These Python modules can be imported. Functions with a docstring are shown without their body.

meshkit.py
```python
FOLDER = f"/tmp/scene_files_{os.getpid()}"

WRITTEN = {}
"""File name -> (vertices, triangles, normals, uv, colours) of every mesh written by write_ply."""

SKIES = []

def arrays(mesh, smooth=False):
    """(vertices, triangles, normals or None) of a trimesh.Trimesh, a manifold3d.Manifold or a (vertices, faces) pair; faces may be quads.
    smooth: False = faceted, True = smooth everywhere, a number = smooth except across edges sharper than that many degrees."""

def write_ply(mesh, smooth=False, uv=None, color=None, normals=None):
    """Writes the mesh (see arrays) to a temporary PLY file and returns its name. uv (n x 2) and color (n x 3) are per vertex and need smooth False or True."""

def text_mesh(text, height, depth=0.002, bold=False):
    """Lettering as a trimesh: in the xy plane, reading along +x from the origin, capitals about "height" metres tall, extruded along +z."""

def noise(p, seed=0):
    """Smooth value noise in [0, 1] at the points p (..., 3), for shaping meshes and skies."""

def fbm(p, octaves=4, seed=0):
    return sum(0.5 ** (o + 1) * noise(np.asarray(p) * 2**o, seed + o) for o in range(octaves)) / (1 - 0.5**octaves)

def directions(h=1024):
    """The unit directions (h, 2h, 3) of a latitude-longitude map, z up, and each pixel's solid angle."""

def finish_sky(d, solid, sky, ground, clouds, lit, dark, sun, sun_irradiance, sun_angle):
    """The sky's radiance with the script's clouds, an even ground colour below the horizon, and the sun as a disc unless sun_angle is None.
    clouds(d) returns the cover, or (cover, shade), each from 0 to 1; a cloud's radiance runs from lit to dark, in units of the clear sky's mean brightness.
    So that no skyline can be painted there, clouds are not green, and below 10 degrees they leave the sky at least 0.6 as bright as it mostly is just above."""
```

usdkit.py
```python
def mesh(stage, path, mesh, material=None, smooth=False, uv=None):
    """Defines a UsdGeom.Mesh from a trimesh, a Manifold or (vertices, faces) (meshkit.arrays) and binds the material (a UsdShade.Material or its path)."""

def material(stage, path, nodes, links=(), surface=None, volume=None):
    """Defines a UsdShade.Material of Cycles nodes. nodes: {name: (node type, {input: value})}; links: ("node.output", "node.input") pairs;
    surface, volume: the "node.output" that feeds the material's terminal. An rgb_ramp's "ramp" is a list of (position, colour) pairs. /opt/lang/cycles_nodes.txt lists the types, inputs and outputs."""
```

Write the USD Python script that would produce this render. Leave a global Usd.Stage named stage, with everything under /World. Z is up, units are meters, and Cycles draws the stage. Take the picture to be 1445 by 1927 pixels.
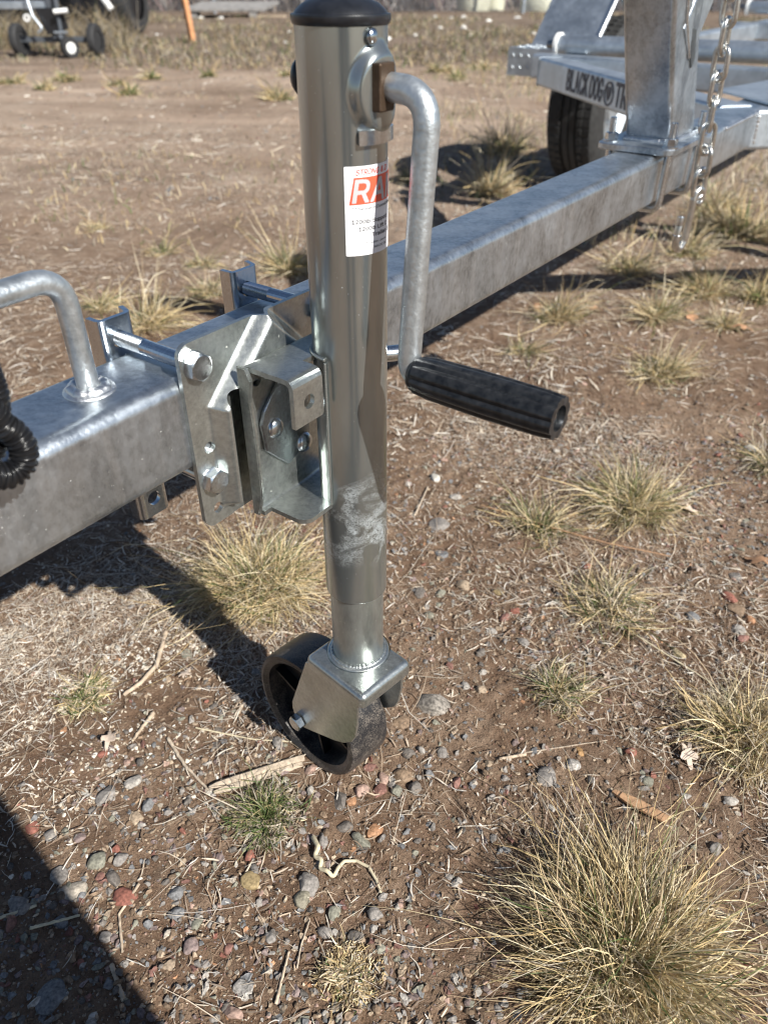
import math, random
import numpy as np, trimesh
import manifold3d as m3
from shapely.geometry import Polygon, LineString, Point, box as sbox
from shapely import affinity
from pxr import Usd, UsdGeom, UsdLux, UsdShade, Sdf, Gf, Vt
import usdkit, meshkit

stage = Usd.Stage.CreateInMemory()
UsdGeom.SetStageUpAxis(stage, 'Z')
UsdGeom.Xform.Define(stage, '/World')
# ------------------------------------------------------------------ camera, sky, sun
EYE = 0.765
PITCH = 35.7
cam = UsdGeom.Camera.Define(stage, '/World/camera')
cam.AddTranslateOp().Set(Gf.Vec3d(0, 0, EYE))
cam.AddRotateXOp().Set(90 - PITCH)
cam.CreateHorizontalApertureAttr(27.0)
cam.CreateFocalLengthAttr(27.0 * 1430 / 1445)
cam.CreateClippingRangeAttr(Gf.Vec2f(0.05, 500))
cam.CreateFStopAttr(7.0)
cam.CreateFocusDistanceAttr(0.66)
cam.CreateExposureAttr(0.85)
SUN_EL = math.radians(39.5)
SUN = np.array([.68, -.73, 0]); SUN /= np.linalg.norm(SUN)
SUN = np.array([SUN[0] * math.cos(SUN_EL), SUN[1] * math.cos(SUN_EL), math.sin(SUN_EL)])
sky = usdkit.material(stage, '/World/Looks/sky_look', {
    's': ('sky_texture', {'sky_type': 'single_scattering', 'sun_disc': False, 'sun_elevation': SUN_EL,
                          'sun_rotation': math.atan2(SUN[0], SUN[1]), 'altitude': 1500.0}),
    'b': ('background_shader', {'strength': 0.051})}, [('s.color', 'b.color')], surface='b.background')
dome = UsdLux.DomeLight.Define(stage, '/World/sky')
UsdShade.MaterialBindingAPI.Apply(dome.GetPrim()).Bind(sky)
dome.GetPrim().SetCustomDataByKey('kind', 'structure')
sun = UsdLux.DistantLight.Define(stage, '/World/sun')
sun.CreateNormalizeAttr(True)
sun.CreateIntensityAttr(1.2)
sun.CreateAngleAttr(0.53)
sun.CreateColorAttr(Gf.Vec3f(1.0, 0.97, 0.91))
zx = SUN; xx = np.cross([0, 0, 1], zx); xx /= np.linalg.norm(xx); yx = np.cross(zx, xx)
sun.AddTransformOp().Set(Gf.Matrix4d(*xx, 0, *yx, 0, *zx, 0, 0, 0, 3, 1))

rng = np.random.default_rng(7)
# ------------------------------------------------------------------ helpers
D = np.array([.587, .809, 0]); D /= np.linalg.norm(D)           # along the tongue, rearwards
N = np.array([D[1], -D[0], 0])                                   # out of the tongue's sunny side
Z = np.array([0, 0, 1.0])
JACK = np.array([-.026, .545, 0])
O = JACK - N * .065                                              # on the tongue's sunny face, at the jack
COUNT = {}


def frame(o, x, y, z):
    m = np.eye(4); m[:3, 0], m[:3, 1], m[:3, 2], m[:3, 3] = x, y, z, o
    return m


FACE = frame(O, D, Z, N)                                         # (a, z, b)
PLAN = frame(O, D, -N, Z)                                        # (a, -b, z)
END = frame(O, N, Z, -D)                                         # (b, z, -a)


def W(a, b, z):
    return O + D * a + N * b + Z * z


def numbered(path):
    k = COUNT.get(path, 0); COUNT[path] = k + 1
    return path if k == 0 else f'{path}_{k:03d}'


class Thing:
    def __init__(self, prim, path, base):
        self.prim, self.path, self.base = prim, path, np.array(base, float)


def tag(prim, label=None, cat=None, group=None, kind=None):
    for k, v in (('label', label), ('category', cat), ('group', group), ('kind', kind)):
        if v:
            prim.SetCustomDataByKey(k, v)


def thing(name, label, cat, base=(0, 0, 0), group=None, kind=None):
    path = numbered('/World/' + name)
    x = UsdGeom.Xform.Define(stage, path)
    x.AddTranslateOp().Set(Gf.Vec3d(*map(float, base)))
    tag(x.GetPrim(), label, cat, group, kind)
    return Thing(x.GetPrim(), path, base)


def tm(mesh):
    if hasattr(mesh, 'to_mesh'):
        k = mesh.to_mesh(); return trimesh.Trimesh(k.vert_properties[:, :3], k.tri_verts, process=False)
    if isinstance(mesh, list):
        return trimesh.util.concatenate([tm(q) for q in mesh])
    return mesh


def part(parent, name, mesh, mat, smooth=False, label=None, col=None, kind=None):
    mesh = tm(mesh).copy()
    mesh.vertices = mesh.vertices - parent.base
    path = numbered(parent.path + '/' + name)
    p = usdkit.mesh(stage, path, mesh, M[mat], smooth)
    tag(p.GetPrim(), label, kind=kind)
    if col is not None:
        UsdGeom.PrimvarsAPI(p).CreatePrimvar('col', Sdf.ValueTypeNames.Color3fArray, 'vertex').Set(Vt.Vec3fArray.FromNumpy(np.asarray(col, np.float32)))
    return Thing(p.GetPrim(), path, parent.base)


def solo(name, mesh, mat, label, cat=None, base=(0, 0, 0), group=None, kind=None, smooth=False, col=None):
    """A thing that is one mesh."""
    mesh = tm(mesh).copy(); mesh.vertices = mesh.vertices - np.asarray(base, float)
    path = numbered('/World/' + name)
    p = usdkit.mesh(stage, path, mesh, M[mat], smooth)
    p.AddTranslateOp().Set(Gf.Vec3d(*map(float, base)))
    tag(p.GetPrim(), label, cat, group, kind)
    if col is not None:
        UsdGeom.PrimvarsAPI(p).CreatePrimvar('col', Sdf.ValueTypeNames.Color3fArray, 'vertex').Set(Vt.Vec3fArray.FromNumpy(np.asarray(col, np.float32)))
    return Thing(p.GetPrim(), path, base)


def at(mesh, m):
    mesh = tm(mesh).copy(); mesh.apply_transform(m); return mesh


def tube(pts, r, sides=12, closed=False):
    p = np.asarray(pts, float); n = len(p)
    r = np.broadcast_to(np.asarray(r, float), (n,))
    t = np.roll(p, -1, 0) - np.roll(p, 1, 0) if closed else np.gradient(p, axis=0)
    t /= np.linalg.norm(t, axis=1, keepdims=True) + 1e-12
    u = np.cross(t[0], [0, 0, 1.0] if abs(t[0][2]) < .9 else [1.0, 0, 0]); us = []
    for k in range(n):
        u = u - t[k] * (u @ t[k]); u /= np.linalg.norm(u); us.append(u.copy())
    us = np.array(us); vs = np.cross(t, us)
    a = np.arange(sides) * 2 * np.pi / sides
    v = (p[:, None] + r[:, None, None] * (np.cos(a)[None, :, None] * us[:, None] + np.sin(a)[None, :, None] * vs[:, None])).reshape(-1, 3)
    f = []
    for i in range(n if closed else n - 1):
        j = (i + 1) % n
        for s in range(sides):
            q = (s + 1) % sides
            f += [[i * sides + s, i * sides + q, j * sides + q], [i * sides + s, j * sides + q, j * sides + s]]
    if not closed:
        v = np.vstack([v, p[0], p[-1]]); c0, c1 = len(v) - 2, len(v) - 1
        for s in range(sides):
            q = (s + 1) % sides
            f += [[c0, q, s], [c1, (n - 1) * sides + s, (n - 1) * sides + q]]
    return trimesh.Trimesh(v, f, process=False)


def arc(c, u, v, r, a0, a1, k=8):
    a = np.linspace(a0, a1, k)[:, None]
    return np.asarray(c) + r * (np.cos(a) * np.asarray(u) + np.sin(a) * np.asarray(v))


def fillet(pts, r, k=7):
    """A polyline with rounded corners."""
    p = [np.asarray(q, float) for q in pts]; out = [p[0]]
    for i in range(1, len(p) - 1):
        e0, e1 = p[i - 1] - p[i], p[i + 1] - p[i]
        l0, l1 = np.linalg.norm(e0), np.linalg.norm(e1); e0 /= l0; e1 /= l1
        rr = r[i - 1] if np.ndim(r) else r
        half = math.acos(np.clip(e0 @ e1, -1, 1)) / 2
        t = min(rr / math.tan(half), .49 * l0, .49 * l1)
        for s in np.linspace(0, 1, k):
            out.append((1 - s) ** 2 * (p[i] + e0 * t) + 2 * s * (1 - s) * p[i] + s * s * (p[i] + e1 * t))
    out.append(p[-1]); return np.array(out)


def lathe(profile, o, axis, sides=48, up=None):
    """profile: (radius, height) pairs along the axis."""
    axis = np.asarray(axis, float); axis /= np.linalg.norm(axis)
    u = np.cross(axis, [0, 0, 1.0] if abs(axis[2]) < .9 else [1.0, 0, 0]); u /= np.linalg.norm(u)
    v = np.cross(axis, u)
    m = trimesh.creation.revolve(np.array(profile, float), sections=sides)
    return at(m, frame(o, u, v, axis))


def rrect(x0, y0, x1, y1, r):
    return sbox(x0 + r, y0 + r, x1 - r, y1 - r).buffer(r, 6)


def extrude(poly, h, m=None, bevel=0):
    polys = getattr(poly, 'geoms', [poly])
    out = []
    for q in polys:
        if bevel:
            cs = m3.CrossSection([np.array(q.exterior.coords)[:-1]] + [np.array(i.coords)[:-1] for i in q.interiors], m3.FillRule.EvenOdd)
            mid = m3.Manifold.extrude(cs, h - 2 * bevel).translate((0, 0, bevel))
            ins = m3.Manifold.extrude(cs.offset(-bevel, m3.JoinType.Miter, 2.0), h)
            out.append(tm(m3.Manifold.batch_hull([mid, ins]) if not q.interiors and q.convex_hull.area < q.area * 1.001 else mid + ins))
        else:
            out.append(trimesh.creation.extrude_polygon(q, h, engine='earcut'))
    mesh = trimesh.util.concatenate(out)
    return at(mesh, m) if m is not None else mesh


def mani(mesh):
    mesh = tm(mesh).copy(); mesh.merge_vertices()
    return m3.Manifold(m3.Mesh(np.asarray(mesh.vertices, np.float32), np.asarray(mesh.faces, np.uint32)))


def refine(mesh, L):
    k = mani(mesh)
    return tm(k.refine_to_length(L)) if not k.is_empty() else tm(mesh).subdivide_to_size(L, max_iter=12)


def cyl(p0, p1, r, sides=24):
    return tube([p0, p1], r, sides)


def bxm(a0, a1, b0, b1, z0, z1, r=.002):
    """A box in tongue coordinates with softened edges."""
    poly = rrect(a0, -b1, a1, -b0, max(r, 1e-4)) if r else sbox(a0, -b1, a1, -b0)
    return extrude(poly, z1 - z0, PLAN @ trimesh.transformations.translation_matrix([0, 0, z0]), bevel=min(r, (z1 - z0) / 3) if r else 0)


def square_tube(p, q, w, h, r=.01, roll=Z, cap=True):
    """A solid-looking square tube with rounded edges; p, q are the ends of its centre line."""
    p, q = np.asarray(p, float), np.asarray(q, float); x = q - p; L = np.linalg.norm(x); x /= L
    s = np.cross(roll, x); s /= np.linalg.norm(s); y = np.cross(x, s)
    outer = sbox(-w / 2 + r, -h / 2 + r, w / 2 - r, h / 2 - r).buffer(r, 5)
    return extrude(outer.difference(outer.buffer(-.005)), L, frame(p, s, y, x))


def ring_plate(r0, r1, h, o, axis, sides=32):
    return lathe([(r0, 0), (r1, 0), (r1, h), (r0, h), (r0, 0)], o, axis, sides)


def hexhead(o, axis, af=.019, h=.008, spin=.3):
    """A hexagon bolt head with a chamfered crown, from o along axis."""
    axis = np.asarray(axis, float); axis /= np.linalg.norm(axis)
    u = np.cross(axis, Z if abs(axis[2]) < .9 else np.array([1.0, 0, 0])); u /= np.linalg.norm(u); v = np.cross(axis, u)
    R = af / math.sqrt(3); a = spin + np.arange(6) * np.pi / 3
    hexa = Polygon(np.c_[np.cos(a), np.sin(a)] * R)
    body = mani(extrude(hexa, h))
    cone = mani(trimesh.creation.revolve(np.array([(0, -.001), (R * 1.02, -.001), (R * 1.02, h * .82), (af * .47, h), (0, h)]), sections=40))
    return at(body ^ cone, frame(o, u, v, axis))


def thread(p0, p1, r, pitch=.0022):
    p0, p1 = np.asarray(p0, float), np.asarray(p1, float); L = np.linalg.norm(p1 - p0); k = int(L / pitch)
    prof = [(0, 0)]
    for i in range(k):
        prof += [(r * .78, i * pitch), (r, (i + .5) * pitch)]
    prof += [(r * .8, k * pitch), (0, k * pitch)]
    return lathe(prof, p0, p1 - p0, 20)


def weld_bead(pts, r, seed=0, closed=False):
    g = np.random.default_rng(seed); p = np.asarray(pts, float)
    L = np.r_[0, np.cumsum(np.linalg.norm(np.diff(p, axis=0), axis=1))]
    k = max(int(L[-1] / (r * .28)), 12); s = np.linspace(0, L[-1], k)
    q = np.c_[[np.interp(s, L, p[:, i]) for i in range(3)]].T
    rr = r * (1 + .05 * np.sin(s / r * 3.2) + g.normal(0, .04, k))
    return tube(q, rr, 8, closed)


def heap(p, seed=0):
    return meshkit.noise(p, seed)


# ------------------------------------------------------------------ materials
M = {}


def mat(name, nodes, links, surface):
    M[name] = usdkit.material(stage, '/World/Looks/' + name, nodes, links, surface=surface)


def metal(name, dark, light, rough, scale=9, streak=None, drip=0, bump=.15, speck=0, metallic=1.0, spangle=0):
    n = {'g': ('geometry', {}), 'mp': ('mapping', {'scale': streak or (1, 1, 1)}),
         'n1': ('noise_texture', {'scale': scale, 'detail': 6, 'roughness': .62, 'distortion': .4}),
         'n2': ('noise_texture', {'scale': scale * 9, 'detail': 4, 'roughness': .6}),
         'mx': ('mix_float', {'fac': .35}),
         'r': ('rgb_ramp', {'ramp': [(.3, dark), (.7, light)]}),
         'rr': ('map_range', {'from_min': .3, 'from_max': .7, 'to_min': rough[0], 'to_max': rough[1], 'clamp': True}),
         'b': ('bump', {'strength': bump, 'distance': .002}),
         'p': ('principled_bsdf', {'metallic': metallic})}
    l = [('g.position', 'mp.vector'), ('mp.vector', 'n1.vector'), ('mp.vector', 'n2.vector'), ('n1.fac', 'mx.a'), ('n2.fac', 'mx.b'),
         ('mx.result', 'r.fac'), ('n2.fac', 'b.height'), ('b.normal', 'p.normal'), ('mx.result', 'rr.value'), ('rr.result', 'p.roughness')]
    last = 'r.color'
    if spangle:
        n |= {'v': ('voronoi_texture', {'scale': spangle}), 'vs': ('separate_color', {}), 'vm': ('map_range', {'from_min': 0, 'from_max': 1, 'to_min': .93, 'to_max': 1.05}),
              'vx': ('mix_color', {'blend_type': 'multiply', 'fac': 1.0, 'use_clamp': False})}
        l += [('g.position', 'v.vector'), ('v.color', 'vs.color'), ('vs.r', 'vm.value'), (last, 'vx.a'), ('vm.result', 'vx.b')]
        last = 'vx.result'
    if drip:
        n |= {'dp': ('mapping', {'scale': (1, 1, .07)}), 'dn': ('noise_texture', {'scale': 60, 'detail': 4, 'roughness': .6}), 'dl': ('noise_texture', {'scale': 5.5, 'detail': 3, 'distortion': .6}),
              'dm': ('math', {'math_type': 'add'}), 'dr': ('map_range', {'from_min': 1.02, 'from_max': 1.16, 'to_min': 0, 'to_max': drip, 'clamp': True}), 'dx': ('mix_color', {'b': (.80, .83, .86)})}
        l += [('g.position', 'dp.vector'), ('dp.vector', 'dn.vector'), ('g.position', 'dl.vector'), ('dn.fac', 'dm.value1'), ('dl.fac', 'dm.value2'), ('dm.value', 'dr.value'), ('dr.result', 'dx.fac'), (last, 'dx.a')]
        last = 'dx.result'
    if speck:
        n |= {'sn': ('noise_texture', {'scale': 420, 'detail': 2}), 'sm': ('map_range', {'from_min': .715, 'from_max': .77, 'to_min': 0, 'to_max': speck, 'clamp': True}),
              'sx': ('mix_color', {'b': (.75, .74, .68)}), 'msub': ('math', {'math_type': 'subtract', 'value1': metallic})}
        l += [('g.position', 'sn.vector'), ('sn.fac', 'sm.value'), ('sm.result', 'sx.fac'), (last, 'sx.a'), ('sm.result', 'msub.value2'), ('msub.value', 'p.metallic')]
        last = 'sx.result'
    l.append((last, 'p.base_color'))
    mat(name, n, l, 'p.BSDF')


metal('galvanised', (.30, .335, .37), (.60, .65, .70), (.26, .46), scale=20, streak=(1, 1, .75), bump=.2, drip=.22, speck=.6, spangle=90, metallic=.95)
metal('galvanised_far', (.37, .415, .455), (.62, .67, .72), (.38, .55), scale=9, bump=.15, spangle=45, metallic=.9)
metal('galvanised_rod', (.36, .39, .41), (.64, .68, .70), (.30, .46), scale=26, bump=.25, spangle=160, metallic=.85)
metal('zinc_jack', (.30, .325, .32), (.50, .53, .515), (.27, .40), scale=14, streak=(1, 1, .35), bump=.05, speck=.5, metallic=.86)
metal('zinc_plate', (.36, .38, .37), (.56, .585, .565), (.22, .38), scale=24, bump=.08, speck=.6, metallic=.92)
metal('zinc_bright', (.50, .54, .58), (.70, .74, .77), (.16, .28), scale=30, bump=.05)
metal('chain_steel', (.50, .49, .46), (.68, .67, .64), (.24, .36), scale=60, bump=.05)
metal('weld_zinc', (.58, .59, .60), (.80, .81, .82), (.28, .45), scale=60, bump=.3)
metal('bronze', (.05, .032, .02), (.10, .065, .042), (.4, .6), scale=60, metallic=.6)
metal('dark_bolt', (.20, .22, .23), (.34, .36, .37), (.3, .45), scale=90, bump=.1)


def plain(name, c, rough=.5, var=.15, scale=40, bump=.1, spec=.5, c2=None, metallic=0.0, dist=.001):
    a = np.array(c, float); b = np.array(c2, float) if c2 is not None else a * (1 + var)
    mat(name, {'g': ('geometry', {}), 'n': ('noise_texture', {'scale': scale, 'detail': 5, 'roughness': .6}),
               'r': ('rgb_ramp', {'ramp': [(.35, tuple(a * (1 - var))), (.65, tuple(b))]}), 'b': ('bump', {'strength': bump, 'distance': dist}),
               'p': ('principled_bsdf', {'roughness': rough, 'specular_ior_level': spec, 'metallic': metallic})},
        [('g.position', 'n.vector'), ('n.fac', 'r.fac'), ('n.fac', 'b.height'), ('b.normal', 'p.normal'), ('r.color', 'p.base_color')], 'p.BSDF')


plain('black_plastic', (.012, .013, .016), .36, .3, 120, .12)
plain('black_grip', (.010, .011, .013), .32, .4, 160, .12, c2=(.024, .025, .027))
plain('black_cable', (.010, .010, .011), .25, .2, 80, .1)
plain('sticker_white', (.82, .82, .84), .35, .02, 30, 0)
plain('sticker_red', (.72, .05, .03), .4, .05, 30, 0)
plain('sticker_orange', (.80, .10, .05), .4, .05, 30, 0)
plain('sticker_silver', (.46, .46, .47), .4, .03, 30, 0)
plain('sticker_ink', (.02, .02, .025), .5, .1, 30, 0)
plain('sign_ink', (.085, .078, .082), .6, .2, 50, .1)
plain('far_rubber', (.022, .022, .023), .75, .25, 30, .2)
plain('tyre_rubber', (.020, .020, .020), .7, .35, 60, .2)
plain('tan_tyre', (.20, .165, .12), .85, .3, 30, .3)
plain('black_paint', (.012, .012, .014), .3, .2, 10, .05)
plain('grey_paint', (.07, .078, .09), .4, .2, 10, .05)
plain('white_paint', (.75, .75, .73), .4, .05, 10, .05)
plain('stake_wood', (.46, .22, .10), .75, .2, 14, .2)
plain('grey_wood', (.22, .21, .20), .85, .25, 9, .4, dist=.004)
plain('cream_tank', (.58, .57, .44), .55, .08, 5, .1)
plain('white_rock', (.62, .60, .56), .85, .2, 16, .4, dist=.01)
plain('stick_wood', (.42, .33, .24), .8, .3, 120, .5)
plain('pale_stick', (.38, .31, .235), .85, .3, 200, .5)
plain('wood_chip', (.34, .20, .11), .8, .25, 150, .4)
plain('dead_leaf', (.36, .20, .11), .75, .25, 90, .3)
plain('pale_leaf', (.50, .40, .32), .75, .25, 90, .3)
plain('root_cream', (.52, .45, .31), .8, .15, 200, .3)
plain('cloth_dark', (.03, .035, .05), .9, .2, 40, .1)
plain('skin', (.45, .27, .20), .55, .1, 20, .05)
plain('hair_dark', (.03, .02, .015), .6, .2, 60, .3)

# the wheel's tread carries dried dirt; the fork side is plain
mat('wheel_rubber', {'g': ('geometry', {}), 'n': ('noise_texture', {'scale': 55, 'detail': 6, 'roughness': .7}), 'n2': ('noise_texture', {'scale': 700, 'detail': 3}),
                     'mul': ('math', {'math_type': 'multiply'}), 'k': ('map_range', {'from_min': .21, 'from_max': .42, 'to_min': 0, 'to_max': .6, 'clamp': True}),
                     'c': ('mix_color', {'a': (.018, .018, .020), 'b': (.25, .21, .17)}), 'ro': ('map_range', {'from_min': 0, 'from_max': 1, 'to_min': .33, 'to_max': .9}),
                     'b': ('bump', {'strength': .3, 'distance': .001}), 'p': ('principled_bsdf', {})},
    [('g.position', 'n.vector'), ('g.position', 'n2.vector'), ('n.fac', 'mul.value1'), ('n2.fac', 'mul.value2'), ('mul.value', 'k.value'), ('k.result', 'c.fac'),
     ('k.result', 'ro.value'), ('c.result', 'p.base_color'), ('ro.result', 'p.roughness'), ('n2.fac', 'b.height'), ('b.normal', 'p.normal')], 'p.BSDF')
mat('wheel_plastic', {'p': ('principled_bsdf', {'base_color': (.008, .008, .009), 'roughness': .45})}, [], 'p.BSDF')
# jack outer tube: zinc with chalky white oxide blotches on its lower third
B0 = JACK
mat('zinc_tube', {'g': ('geometry', {}), 'mp': ('mapping', {'scale': (1, 1, .3)}), 'n1': ('noise_texture', {'scale': 16, 'detail': 5, 'roughness': .6}),
                  'r': ('rgb_ramp', {'ramp': [(.3, (.28, .305, .305)), (.7, (.48, .51, .50))]}),
                  'w': ('noise_texture', {'scale': 26, 'detail': 4, 'roughness': .6, 'distortion': .8}), 'w2': ('noise_texture', {'scale': 420, 'detail': 5, 'roughness': .7, 'distortion': 1.2}),
                  'wz': ('separate_xyz', {}), 'za': ('map_range', {'range_type': 'smoothstep', 'from_min': .44, 'from_max': .40, 'to_min': 0, 'to_max': 1}),
                  'zb': ('map_range', {'range_type': 'smoothstep', 'from_min': .325, 'from_max': .355, 'to_min': 0, 'to_max': 1}),
                  'zz': ('math', {'math_type': 'multiply'}), 'wm': ('map_range', {'from_min': .48, 'from_max': .62, 'to_min': 0, 'to_max': .62, 'clamp': True}),
                  'wn': ('map_range', {'from_min': .36, 'from_max': .62, 'to_min': 0, 'to_max': 1, 'clamp': True}), 'm1': ('math', {'math_type': 'multiply'}), 'm2': ('math', {'math_type': 'multiply', 'use_clamp': True}),
                  'c': ('mix_color', {'b': (.50, .55, .60)}), 'me': ('math', {'math_type': 'subtract', 'value1': .88, 'use_clamp': True}),
                  'sn': ('noise_texture', {'scale': 500, 'detail': 2}), 'sm': ('map_range', {'from_min': .74, 'from_max': .80, 'to_min': 0, 'to_max': .5, 'clamp': True}), 'sa': ('math', {'math_type': 'maximum'}),
                  'ro': ('map_range', {'from_min': 0, 'from_max': 1, 'to_min': .21, 'to_max': .62}), 'p': ('principled_bsdf', {})},
    [('g.position', 'mp.vector'), ('mp.vector', 'n1.vector'), ('n1.fac', 'r.fac'), ('g.position', 'w.vector'), ('g.position', 'w2.vector'), ('g.position', 'wz.vector'),
     ('wz.z', 'za.value'), ('wz.z', 'zb.value'), ('za.result', 'zz.value1'), ('zb.result', 'zz.value2'), ('w.fac', 'wm.value'), ('w2.fac', 'wn.value'),
     ('wm.result', 'm1.value1'), ('wn.result', 'm1.value2'), ('m1.value', 'm2.value1'), ('zz.value', 'm2.value2'), ('g.position', 'sn.vector'), ('sn.fac', 'sm.value'),
     ('m2.value', 'sa.value1'), ('sm.result', 'sa.value2'), ('sa.value', 'c.fac'), ('r.color', 'c.a'), ('c.result', 'p.base_color'), ('sa.value', 'me.value2'),
     ('me.value', 'p.metallic'), ('sa.value', 'ro.value'), ('ro.result', 'p.roughness')], 'p.BSDF')


def vcol(name, rough=.8, trans=0.0, bump=0.0, spec=.3):
    n = {'a': ('attribute', {'attribute': 'col'}), 'p': ('principled_bsdf', {'roughness': rough, 'specular_ior_level': spec})}
    l = [('a.color', 'p.base_color')]
    s = 'p.BSDF'
    if bump:
        n |= {'g': ('geometry', {}), 'n': ('noise_texture', {'scale': 350, 'detail': 4}), 'b': ('bump', {'strength': bump, 'distance': .001}),
              'sp': ('map_range', {'from_min': .3, 'from_max': .7, 'to_min': .6, 'to_max': 1.4}), 'mu': ('mix_color', {'blend_type': 'multiply', 'fac': 1.0, 'use_clamp': False})}
        l = [('g.position', 'n.vector'), ('n.fac', 'b.height'), ('b.normal', 'p.normal'), ('n.fac', 'sp.value'), ('a.color', 'mu.a'), ('sp.result', 'mu.b'), ('mu.result', 'p.base_color')]
    if trans:
        n |= {'t': ('translucent_bsdf', {}), 'm': ('mix_closure', {'fac': trans})}
        l += [('a.color', 't.color'), ('p.BSDF', 'm.closure1'), ('t.BSDF', 'm.closure2')]
        s = 'm.closure'
    mat(name, n, l, s)


vcol('grass_blade', .55, .16, spec=.35)
vcol('litter_bits', .8, .1)
vcol('stone_mix', .72, bump=.5)
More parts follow.
